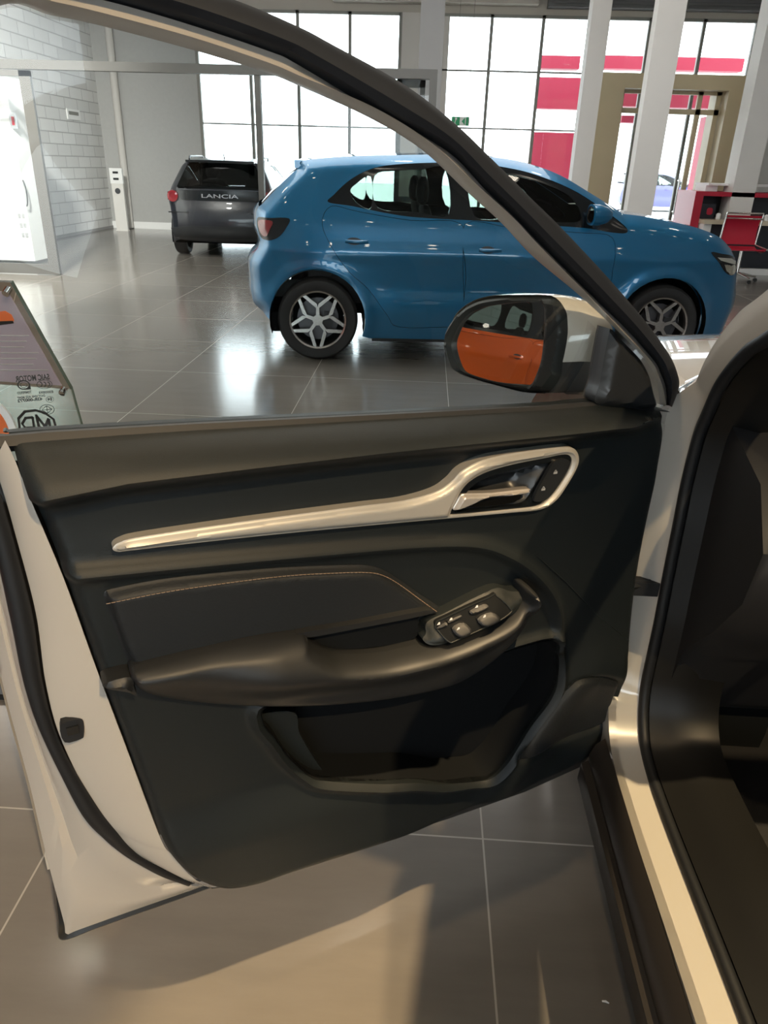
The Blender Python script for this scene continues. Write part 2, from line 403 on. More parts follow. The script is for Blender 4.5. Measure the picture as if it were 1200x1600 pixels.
# roller shutter boxes under the ceiling
for n_, (a, b) in enumerate((((515+600)/1, 655), )): pass
def shutter(pa, pb):
    x0 = ony(pa, 8, YB-.3)[0]; x1 = ony(pb, 8, YB-.3)[0]; m = MB()
    m.box((x0, YB-.28, TOP+.10), (x1, YB-.03, TOP+.42))
    for i in range(6): m.box((x0, YB-.295, TOP+.11+i*.05), (x1, YB-.28, TOP+.145+i*.05))
    return m
structure(shutter(858, 925).build('trim_3', 'shutter')); structure(shutter(957, 1030).build('trim_4', 'shutter')); structure(shutter(1076, 1200).build('trim_5', 'shutter'))
structure(MB().box((WX[4], YB-.02, 0), (ony(660, 100, YB)[0]+.5, YB+.12, TOP)).build('wall_pier', 'off_white'))
def window(name, xs, zs, z0=0.0, z1=TOP, thick=.030):
    f = MB()
    for x in xs: f.box((x-thick, YB-.03, z0), (x+thick, YB+.06, z1))
    for z, xa, xb in zs: f.box((xa, YB-.02, z-.014), (xb, YB+.05, z+.014))
    f.box((xs[0], YB-.03, z0), (xs[-1], YB+.06, z0+.06)); f.box((xs[0], YB-.03, z1-.05), (xs[-1], YB+.06, z1))
    o = structure(f.build(name, 'mullion')); 
    g = MB().box((xs[0], YB+.01, z0), (xs[-1], YB+.02, z1)).build('window_pane', 'pane', o, world=False)
    return o
zr = ony(340, 193, YB)[2]
window('window_1', WX, [(zr, WX[0], WX[-1]), (ony(340, 100, YB)[2]+.9, WX[0], WX[-1])])
X2 = [ony(688, 100, YB)[0], ony(767, 60, YB)[0], ony(847, 60, YB)[0], ony(935, 60, YB)[0]]
za = ony(760, 111, YB)[2]; zb = ony(760, 201, YB)[2]
w2 = window('window_2', X2, [(za, X2[0], X2[-1]), (zb, X2[0], X2[-1])], z0=0)
X3 = [ony(935, 60, YB)[0], ony(1013, 60, YB)[0], ony(1097, 60, YB)[0], ony(1183, 40, YB)[0]]
w3 = window('window_3', X3, [(za, X3[0], X3[-1]), (.05, X3[0], X3[-1])], z0=0)
structure(MB().box((X3[-1]+.03, YB, 0), (XR, YB+.15, TOP)).build('wall_back_right', 'off_white'))
# baseboards
structure(MB().box((XL, YB-.02, 0), (WX[0], YB, .14)).build('baseboard_back', 'white'))
structure(MB().box((XL, YF, 0), (XL+.012, YB, .05)).build('baseboard_left', 'col_grey'))
# columns of the hall
def column(px0, px1, y, Y, depth, name, m):
    a = ony(px0, y, Y); b = ony(px1, y, Y)
    return structure(MB().box((a[0], Y, 0), (b[0], Y+depth, ZC)).build(name, m))
column(658, 696, 5, 13.0, .25, 'trim_6', 'col_grey')
column(927, 957, 5, 13.2, .3, 'trim_7', 'col_light')
column(1030, 1074, 5, 11.0, .22, 'trim_8', 'col_light')
column(1206, 1246, 5, 12.6, .4, 'trim_9', 'col_light')
# entrance portal with its glazed door (Y = 14)
YP = 14.0
pz = ony(960, 113, YP)[2]; pz2 = ony(1000, 138, YP)[2]
x0 = ony(938, 115, YP)[0]; x1 = ony(976, 140, YP)[0]; x2 = ony(1140, 140, YP)[0]; x3 = ony(1190, 118, YP)[0]
pm = MB().box((x0, YP, 0), (x1, YP+.9, pz)).box((x2, YP, 0), (x3, YP+.9, pz)).box((x1, YP, pz2), (x2, YP+.9, pz))
structure(pm.build('trim_10', 'portal'))
dz = ony(1000, 172, YP+.3)[2]; dx = ony(1087, 190, YP+.3)[0]
fr = MB()
for xx in (x1+.03, dx, x2-.05): fr.box((xx-.04, YP+.28, 0), (xx+.04, YP+.34, pz2))
fr.box((x1, YP+.28, dz-.05), (x2, YP+.34, dz+.03)).box((x1, YP+.28, pz2-.05), (x2, YP+.34, pz2)).box((x1, YP+.28, 0), (x2, YP+.34, .08))
dd = structure(fr.build('door_1', 'portal'))
MB().box((x1, YP+.305, 0), (x2, YP+.312, pz2)).build('door_glass', 'pane', dd, world=False)
hx = dx-.12
MB().tube([(hx, YP+.2, .75), (hx, YP+.2, 1.35)], .018).tube([(hx, YP+.2, .8), (hx, YP+.3, .8)], .01).tube([(hx, YP+.2, 1.3), (hx, YP+.3, 1.3)], .01).build('door_handle', 'chrome', dd, world=False, smooth=True)

# glass vestibule partition with a sliding door (Y about 9.8)
YV = 9.8
ztop = ony(100, 95, YV)[2]; zlow = ony(100, 110, YV)[2]
v = empty('glass_partition', (-2.0, YV, 0), 'grey aluminium framed glass partition standing behind the cars', 'partition')
xr = ony(684, 110, YV)[0]; xr0 = ony(672, 110, YV)[0]; xm0 = ony(401, 200, YV)[0]; xm1 = ony(410, 200, YV)[0]
MB().box((XL, YV-.05, zlow), (xr, YV+.05, ztop)).build('header_rail', 'alu', v)
MB().box((xr0, YV-.05, 0), (xr, YV+.05, zlow)).build('post', 'alu', v)
MB().box((xm0, YV-.04, 0), (xm1, YV+.04, zlow)).build('post', 'alu', v)
xq = ony(665, 125, YV)[0]; xp = ony(620, 125, YV)[0]
MB().box((xp, YV+.06, 0), (xp+.06, YV+.10, zlow)).box((xq-.06, YV+.06, 0), (xq, YV+.10, zlow)).box((xp, YV+.06, zlow-.08), (xq, YV+.10, zlow)).box((xp, YV+.06, 1.0), (xq, YV+.10, 1.06)).build('inner_door_frame', 'alu', v)
MB().box((xm1, YV-.006, 0), (xr0, YV+.006, zlow)).build('glass_pane', 'pane', v)
zl = .13
sl = empty('sliding_glass_door', (-5.8, YV-.1, 0), 'grey framed sliding glass door standing in front of the white wall at left', 'sliding door')
xs1 = ony(95, 425, YV-.1)[0]; xs0 = xs1-.13
MB().box((xs0, YV-.13, zl), (xs1, YV-.08, zlow-.02)).box((xs1-2.2, YV-.13, zl), (xs1-2.07, YV-.08, zlow-.02)).box((xs1-2.2, YV-.13, .01), (xs1, YV-.08, zl)).box((xs1-2.2, YV-.13, zlow-.08), (xs1, YV-.08, zlow-.02)).build('door_frame', 'alu', sl)
MB().box((xs1-2.1, YV-.108, zl), (xs0, YV-.1, zlow-.05)).build('glass_pane', 'pane', sl)
# the white cabinet seen through that door leaf
YC = 10.6
cb = empty('white_cabinet', (-6.0, YC, 0), 'tall white cabinet with curved black handle behind the sliding glass door', 'cabinet')
cx1 = ony(52, 390, YC)[0]; cx0 = XL+.05
MB().box((cx0, YC, .05), (cx1, YC+.5, 2.3)).build('body', 'white', cb)
ca = ony(40, 302, YC-.02)
MB().tube([ca+np.array([.03*math.sin(t)*1.0, -.03, .16*math.cos(t)]) for t in np.linspace(0, math.pi, 10)], .009).build('handle', 'black_satin', cb, smooth=True)
for py in (337, 352, 367):
    s_ = ony(34+(py-337)*.2, py, YC); MB().box((s_[0]-.05, YC-.012, s_[2]-.03), (s_[0]-.015, YC, s_[2]+.03)).box((s_[0]+.0, YC-.012, s_[2]-.03), (s_[0]+.04, YC, s_[2]+.03)).build('switch', 'col_grey', cb)
s_ = ony(21, 189, YC)
pl = empty('wall_notice', (s_[0], YC-.01, s_[2]), 'small dark notice with a red stripe on the white cabinet', 'sign')
MB().box((s_[0]-.045, YC-.014, s_[2]-.09), (s_[0]+.045, YC-.001, s_[2]+.09)).build('plate', 'grey_text', pl)
MB().box((s_[0]-.015, YC-.018, s_[2]-.05), (s_[0]+.02, YC-.014, s_[2]+.05)).build('stripe', 'red', pl)
# pipes and small things on the back wall
def pipe(pa, pb, Y, r, name, label):
    a = ony(*pa, Y); b = ony(*pb, Y); x = (a[0]+b[0])/2
    return tag(MB().tube([(x, Y, .02), (x, Y, ZC-.02)], r, 12).build(name, 'off_white', smooth=True), label, 'pipe')
pipe((168, 50), (205, 350), YB-.09, .075, 'drain_pipe', 'pale vertical drain pipe running up the grey back wall')
pipe((126, 40), (162, 350), YB-.05, .03, 'conduit_pipe', 'thin conduit in the corner between brick wall and grey wall')
YT = 16.3
a = ony(192, 358, YT); tx = a[0]
tt = empty('info_totem', (tx, YT, 0), 'grey pedestal totem with a white card against the grey wall', 'totem')
hz = ony(190, 287, YT)[2]; hz2 = ony(190, 263, YT)[2]
MB().box((tx-.13, YT-.05, 0), (tx+.13, YT+.05, .02)).box((tx-.12, YT-.03, 0), (tx+.12, YT+.03, hz)).build('pedestal', 'col_light', tt)
MB().box((tx-.13, YT-.04, hz), (tx+.13, YT+.02, hz2)).build('card', 'white', tt)
MB().box((tx-.06, YT-.05, hz2-.10), (tx+.05, YT-.04, hz2-.06)).build('print', 'black_print', tt)
MB().box((tx-.06, YT-.05, hz2-.22), (tx+.05, YT-.04, hz2-.18)).build('print', 'black_print', tt)
MB().lathe([(0, -.045), (.055, -.045), (.055, -.03)], 20, (tx, YT, hz-.14), 'y').build('badge', 'desk_grey', tt)
a = ony(161, 304, YB-.06)
tag(MB().box((a[0]-.05, YB-.12, a[2]-.13), (a[0]+.05, YB-.01, a[2]+.10)).box((a[0]-.03, YB-.13, a[2]-.17), (a[0]+.05, YB-.02, a[2]-.12)).build('wall_telephone', 'black_satin'), 'small black device mounted in the corner of the grey wall', 'wall device')
a = onx(115, 180, XL+.01)
vp = empty('wall_vent', (XL, a[1], a[2]), 'small white vent plate on the white brick wall', 'vent')
MB().box((XL, a[1]-.28, a[2]-.08), (XL+.02, a[1]+.28, a[2]+.1)).build('plate', 'white', vp)
MB().box((XL+.02, a[1]-.22, a[2]-.0), (XL+.024, a[1]+.2, a[2]+.06)).build('slot', 'mullion', vp)
# exit sign hung in front of window 2
a = ony(718, 190, 15.5); b = ony(706, 182, 15.5); c = ony(733, 197, 15.5)
ex = empty('exit_sign', (a[0], 15.5, a[2]), 'small green and white emergency exit sign in front of the tall windows', 'sign')
MB().box((b[0], 15.5, c[2]), (c[0], 15.53, b[2])).build('panel', 'white', ex)
MB().tube([(b[0]+.04, 15.515, b[2]), (b[0]+.04, 15.515, ZC)], .003, 6).tube([(c[0]-.04, 15.515, b[2]), (c[0]-.04, 15.515, ZC)], .003, 6).build('hanger', 'alu', ex)
MB().box((b[0], 15.49, c[2]), (b[0]+.45*(c[0]-b[0]), 15.5, b[2])).build('green_half', 'green_sign', ex)
e0 = b[0]+.5*(c[0]-b[0]); e1 = c[0]; zc = (b[2]+c[2])/2; hh = (b[2]-c[2])
MB().prism([(e0+.02, zc), (e0+.08, zc+.06), (e0+.08, zc-.06)], 15.485, 15.49, lambda p, q, h: (p, h, q)).box((e0+.1, 15.485, zc-.07), (e1-.02, 15.49, zc+.07)).build('arrow', 'green_sign', ex)
MB().lathe([(0, -.02), (.02, -.02)], 10, (b[0]+.08, 15.505, zc+.04)).tube([(b[0]+.08, 15.488, zc+.03), (b[0]+.06, 15.488, zc-.03), (b[0]+.1, 15.488, zc-.08)], .008, 6).build('running_figure', 'icon', ex)

# ------------------------------------------------------------------ reception desk and chair
YD = 12.6
xa = ony(1080, 340, YD)[0]; zt = ony(1130, 300, YD)[2]; zr_ = ony(1130, 307, YD)[2]; xb = 8.6
dk = empty('reception_desk', (6.6, YD, 0), 'dark reception desk with red surround at the right edge behind the blue car', 'desk')
xw = ony(1093, 340, YD)[0]
MB().box((xa, YD, 0), (xw, YD+.9, zt)).box((xw, YD, zr_), (xb, YD+.9, zt)).build('red_surround', 'red', dk)
MB().box((xw+.001, YD+.85, 0), (xb, YD+.89, zr_-.001)).build('back_panel', 'desk_grey', dk)
zk = ony(1150, 344, YD)[2]; zk2 = ony(1150, 350, YD)[2]
MB().box((xw, YD-.25, zk2), (xb, YD+.8, zk)).build('worktop', 'wood', dk)
MB().box((xw+.02, YD-.2, .05), (ony(1104, 355, YD)[0], YD+.7, zk2)).build('end_panel', 'white', dk)
MB().box((ony(1104, 355, YD)[0], YD-.18, .10), (xb, YD+.7, zk2)).build('front_panel', 'desk_navy', dk)
MB().box((xw, YD-.24, .0), (xb, YD+.6, .09)).build('plinth', 'white', dk)
zs = ony(1150, 291, YD)[2]
MB().box((ony(1113, 295, YD)[0], YD+.3, zt), (ony(1132, 295, YD)[0], YD+.8, zs)).box((ony(1113, 295, YD)[0], YD+.2, zs), (xb, YD+.85, zs+.03)).build('raised_shelf', 'white', dk)
a = ony(1104, 331, YD+.1)
sc = empty('black_screen', (a[0], YD+.1, zk), 'small black screen box with a red emblem on the reception desk', 'screen')
MB().box((a[0]-.13, YD+.1, zk+.002), (a[0]+.13, YD+.25, zk+.22)).build('housing', 'desk_navy', sc)
MB().prism([(a[0]+.0, zk+.08), (a[0]+.02, zk+.06), (a[0]+.07, zk+.06), (a[0]+.09, zk+.08), (a[0]+.09, zk+.14), (a[0]+.07, zk+.16), (a[0]+.02, zk+.16), (a[0], zk+.14)], YD+.094, YD+.1, lambda p, q, h: (p, h, q)).build('emblem', 'red', sc)
for px, nm in ((1120, 'left end'), (1196, 'right part')):
    a = ony(px, 341, YD+.1)
    tag(MB().lathe([(0, 0), (.035, 0), (.04, .07), (.02, .09), (0, .09)], 16, (a[0], YD+.05, zk+.002), 'z').build('desk_cup', 'white', smooth=True), 'small pale cup on the %s of the reception desk' % nm, 'cup')
YCH = 11.7
q = [ony(1137, 336, YCH), ony(1191, 339, YCH), ony(1180, 383, YCH-.02), ony(1128, 374, YCH-.02)]
qc = sum(q)/4; sw = (q[1][0]-q[0][0])
ch = empty('office_chair', (qc[0], YCH-.2, 0), 'red mesh office chair with chrome frame at the reception desk', 'office chair', rz=0)
bx = MB()
zc0 = .48; zc1 = q[0][2]; xm = (q[0][0]+q[1][0])/2; xm2 = (q[2][0]+q[3][0])/2; zb_ = q[2][2]
P = [[(xm+s*sw/2+(xm2-xm)*t, YCH-.0+.05*math.sin(t*3), zc1+(zb_-zc1)*t) for s in np.linspace(-1, 1, 7)] for t in np.linspace(0, 1, 9)]
V, Fc = loft(P); Vs, Fs = with_skirt(np.array(V), Fc, (0, .012, 0)); mk('backrest', Vs, Fs, 'red', ch)
P = [[(xm2+s*sw/2, YCH-.0-.42*t, zb_-.02-.05*math.sin(t*3)) for s in np.linspace(-1, 1, 7)] for t in np.linspace(0, 1, 7)]
V, Fc = loft(P); Vs, Fs = with_skirt(np.array(V), Fc, (0, 0, -.02)); mk('seat', Vs, Fs, 'red', ch)
fm = MB()
for s in (-1, 1):
    fm.tube([(xm+s*sw*.53, YCH+.0, zc1+.02), (xm2+s*sw*.53, YCH+.02, zb_), (xm2+s*sw*.53, YCH-.42, zb_-.03)], .014)
fm.tube([(xm-sw*.53, YCH-.01, zc1-.04), (xm+sw*.53, YCH-.01, zc1-.04)], .013).tube([(xm-sw*.53, YCH, zc1+.03), (xm+sw*.53, YCH, zc1+.03)], .013)
fm.tube([(xm2, YCH-.2, zb_-.05), (xm2, YCH-.2, .1)], .025)
fm.build('chrome_frame', 'chrome', ch, smooth=True)
for k in range(5):
    an = k*2*math.pi/5; e_ = (xm2+.28*math.cos(an), YCH-.2+.28*math.sin(an), .075)
    MB().tube([(xm2, YCH-.2, .12), e_], [.02, .012]).build('leg', 'chrome', ch, smooth=True)
    MB().lathe([(0, -.015), (.028, -.015), (.028, .015), (0, .015)], 14, (e_[0], e_[1], .028)).build('caster', 'black_satin', ch, smooth=True)

# ------------------------------------------------------------------ street outside
tag(MB().box((-20, YB+.2, -.25), (30, 70, -.02)).build('street_paving', 'pave'), 'pale sunlit paving outside the windows', 'paving')['kind'] = 'structure'
fb = empty('red_fascia', (ony(912, 200, 21.4)[0], 21.4, 0), 'red fascia panels on posts outside, beyond the tall windows', 'fascia')
for px in (912, 1172):
    a = ony(px, 120, 21.3); MB().box((a[0]-.05, 21.2, 0), (a[0]+.05, 21.35, a[2]+1.2)).build('post', 'white', fb)
def facade(p0, p1, Y, name, label, m='red_out', d=.4):
    a = ony(*p0, Y); b = ony(*p1, Y)
    return MB().box((min(a[0], b[0]), Y, max(-.02, min(a[2], b[2]))), (max(a[0], b[0]), Y+d, max(a[2], b[2]))).build(name, m, fb)
facade((845, 86), (905, 108), 21.0, 'facade_panel', 'faded red fascia outside, left of the pale column')
facade((843, 120), (908, 171), 20.8, 'facade_panel', 'dark red wall panel outside between the windows left of the portal')
facade((832, 206), (902, 300), 20.6, 'facade_panel', 'tall red panel outside directly above the blue car roof')
facade((945, 86), (1160, 112), 21.0, 'facade_panel', 'long red fascia outside above the beige portal')
facade((975, 144), (1136, 170), 19.5, 'facade_panel', 'red band outside seen through the top of the glazed door')
facade((1104, 182), (1126, 300), 19.3, 'facade_panel', 'narrow red post outside at the right of the glazed door')
facade((972, 180), (1000, 192), 19.2, 'facade_panel', 'small red panel outside at the left of the glazed door')
facade((1191, 230), (1230, 290), 19.3, 'facade_panel', 'red panel outside at the far right edge')

# ------------------------------------------------------------------ ceiling spotlights
lamp0 = None
for ix, x in enumerate((-5, -2.6, -.2, 2.2, 4.6, 7)):
    for iy, y in enumerate((-3.5, -.5, 2.0, 4.0, 7.0, 10.0, 13.0)):
        if lamp0 is None:
            lamp0 = empty('ceiling_spotlight', (x, y, ZC), 'round white ceiling spotlight of the showroom', 'ceiling lamp', group='ceiling spotlights')
            MB().lathe([(.0, .0), (.14, 0), (.14, -.16), (.13, -.16), (.125, -.12)], 20, (0, 0, 0), 'z').build('housing', 'white', lamp0, True, world=False)
            MB().lathe([(0, -.125), (.12, -.125)], 20, (0, 0, 0), 'z').build('lamp_face', 'lamp', lamp0, world=False)
        else:
            c_ = lamp0.copy(); COL.objects.link(c_); c_.location = (x, y, ZC)
            for chd in list(lamp0.children):
                k_ = chd.copy(); COL.objects.link(k_); k_.parent = c_
# ================================================================== CARS
def frame_xz(P0, ang):
    """returns px -> (along, height) on the vertical plane through P0 running at angle ang"""
    d = np.array([math.cos(ang), math.sin(ang), 0]); n = np.array([-d[1], d[0], 0]); P0 = np.array(P0, float)
    def f(px, py):
        q = onpl(px, py, P0, n); return ((q-P0)@d, q[2])
    return f
def make_wheel(parent, x, y, s, r=.31, width=.2, detail=True):
    """s=-1: outer face towards -y"""
    c = (x, y, r); w2 = width/2; t = MB()
    prof = [(r*.70, -w2*.9), (r*.74, -w2), (r*.93, -w2), (r*.985, -w2*.8), (r, -w2*.45), (r, w2*.45), (r*.985, w2*.8), (r*.93, w2), (r*.70, w2*.9)]
    t.lathe(prof, 48, c)
    ty = t.build('wheel', 'tyre', parent, True, world=False)
    R1 = r*.715
    rim = MB().lathe([(R1, s*w2*.98), (R1*.985, s*(w2+.004)), (R1*.93, s*(w2-.002)), (R1*.91, s*(w2-.03)), (R1*.90, -s*w2*.8), (R1, -s*w2*.9)], 48, c)
    fn = lambda a, b, h: (x+a, y+h, r+b)
    for k in range(5):
        an = math.pi/2+k*2*math.pi/5
        def rot(p): return (p[0]*math.cos(an)-p[1]*math.sin(an), p[0]*math.sin(an)+p[1]*math.cos(an))
        h1 = s*(w2-.002); h0 = s*(w2-.035)
        rim.prism([rot(p) for p in ((.02, -.014), (.02, .014), (R1*.45, .012), (R1*.45, -.012))], h0, h1, fn)
        for q in (-1, 1):
            rim.prism([rot(p) for p in ((R1*.40, q*.0), (R1*.42, q*.014), (R1*.80, q*R1*.53), (R1*.86, q*R1*.44), (R1*.55, q*.006))], h0, h1-s*.001, fn)
    rim.lathe([(0, s*(w2+.002)), (.04, s*(w2+.002)), (.046, s*(w2-.03))], 24, c)
    ro = rim.build('rim', 'alloy', ty, world=False)
    MB().lathe([(0, s*(w2-.07)), (R1*.72, s*(w2-.07)), (R1*.72, s*(w2-.09)), (0, s*(w2-.09))], 32, c).build('brake_disc', 'disc', ty, world=False)
    MB().lathe([(R1*.9, -s*w2*.3), (0, -s*w2*.3)], 32, c).build('wheel_back', 'pocket', ty, world=False)
    MB().prism([(.03, -.05), (.11, -.07), (.13, .05), (.05, .06)], s*(w2-.05), s*(w2-.095), fn).build('brake_caliper', 'desk_grey', ty, world=False)
    return ty
def make_seat(parent, x, y, m='car_inside', sc=1.0):
    o = MB()
    P = []
    for (dx, dz, hw, dp) in ((-.02, .55, .22, .10), (-.08, .75, .24, .10), (-.14, .95, .22, .09), (-.18, 1.10, .17, .07), (-.185, 1.13, .10, .05)):
        P.append([(x+dx+dp*.5*math.cos(a)*1.2, y+hw*max(-1, min(1, 1.15*math.sin(a))), dz) for a in np.linspace(0, 2*math.pi, 17)])
    V, Fc = loft(P); o.add(V, Fc)
    P = []
    for (dz, hw, dp) in ((1.13, .04, .03), (1.15, .11, .08), (1.22, .13, .10), (1.30, .11, .08), (1.33, .04, .03)):
        P.append([(x-.20+dp*.5*math.cos(a), y+hw*math.sin(a), dz) for a in np.linspace(0, 2*math.pi, 17)])
    V, Fc = loft(P); o.add(V, Fc)
    o.box((x-.05, y-.24, .38), (x+.48, y+.24, .56))
    return o.build('seat', m, parent, True, world=False)

class Car:
    def __init__(s, root, W, zb, x0, x1, tumble=.36, arch=((0, .31), ), ar=.36, end_p=5.0, end_k=.30, crown=.03, skirt=.35, wscale=None):
        s.root = root; s.W = W/2; s.zb = zb; s.x0 = x0; s.x1 = x1; s.tum = tumble; s.arch = arch; s.ar = ar; s.p = end_p; s.k = end_k; s.crown = crown; s.skirt = skirt
    def set_outline(s, segs):
        """segs: list of (material, part name, list of (x,z)) running rear-bottom -> over the roof -> front-bottom"""
        s.segs = []; allp = []
        for m, nm, pts in segs:
            c = cat_rom(pts, False, 6); s.segs.append((m, nm, resample(c, .04, False))); allp += list(c)
        s.outline = np.array(allp)
    def hw(s, x, z):
        x = np.asarray(x, float); z = np.asarray(z, float)
        t = (x-(s.x0+s.x1)/2)/((s.x1-s.x0)/2); t = np.clip(np.abs(t), 0, 1)
        h = s.W*(1-s.k*t**s.p*1.0)
        h = h-s.tum*np.clip(z-s.zb, 0, 9)-.012*np.exp(-((z-s.zb)/.05)**2)
        h = h-.10*np.clip(.50-z, 0, 9)**1.0*.8
        h = h+.014*np.exp(-((z-(s.zb-.13))/.05)**2)-.018*np.exp(-((z-.55)/.12)**2)
        Q = np.stack([x.ravel(), z.ravel()], 1)
        for ax, az in s.arch:
            d = np.hypot(Q[:, 0]-ax, Q[:, 1]-az).reshape(x.shape); h = h+.022*np.exp(-((d-s.ar-.015)/.06)**2)
        d = pdist(Q, s.outline).reshape(x.shape)
        h = h-.085*np.clip(1-d/.11, 0, 1)**2.2
        return h
    def side(s, name, poly, holes, m, parent, off=0.0, step=.028, sides=(-1, 1), skirt=.02, label=None):
        V2, T = triangulate(np.array(poly), [np.array(h) for h in holes], step, rings=((step*.45, step*1.1) if step < .04 and len(poly) > 60 else ()))
        h = s.hw(V2[:, 0], V2[:, 1])+off; out = []
        for sg in sides:
            V = np.stack([V2[:, 0], sg*h, V2[:, 1]], 1); TT = T if sg < 0 else T[:, ::-1]
            if skirt: V, Fc = with_skirt(V, TT, (0, -sg*skirt, 0))
            else: Fc = [tuple(f) for f in TT]
            out.append(mk(name, V, Fc, m, parent, world=False, label=label))
        return out
    def strip(s, parent, K=15):
        O = s.outline; L0 = len(O)
        cen = O.mean(0)
        for m, nm, pts in s.segs:
            n = len(pts); T = np.gradient(pts, axis=0); N = np.stack([-T[:, 1], T[:, 0]], 1); N /= np.linalg.norm(N, axis=1)[:, None]+1e-9
            for i in range(n):
                if N[i]@(pts[i]-np.array([cen[0], .5])) < 0: N[i] = -N[i]
            h = s.hw(pts[:, 0], pts[:, 1]); rows = []
            for j in range(K+1):
                q = -1+2*j/K; c = s.crown*(1-abs(q)**2.2)*(1+2.0*np.abs(N[:, 0])**3)
                rows.append([(pts[i, 0]+N[i, 0]*c[i], q*h[i], pts[i, 1]+N[i, 1]*c[i]) for i in range(n)])
            V, Fc = loft(rows); mk(nm, V, Fc, m, parent, world=False)
    def rear_patch(s, poly_yz, m, name, parent, off=.004, step=.04, thick=.01, label=None, xf=None):
        """conforms a (y,z) polygon to the tail surface"""
        V2, T = triangulate(np.array(poly_yz), [], step); X = s.tail_x(V2[:, 0], V2[:, 1])-off
        V = np.stack([X, V2[:, 0], V2[:, 1]], 1); V, Fc = with_skirt(V, T, (thick, 0, 0)); return mk(name, V, Fc, m, parent, world=False, label=label)
    def tail_x(s, y, z):
        y = np.asarray(y, float); z = np.asarray(z, float)
        O = s.outline[:s.tail_n]; xr = np.interp(z, O[:, 1], O[:, 0]); h = s.hw(xr, z)
        return xr-s.crown*(1-np.clip(np.abs(y)/h, 0, 1)**2.2)*2.6

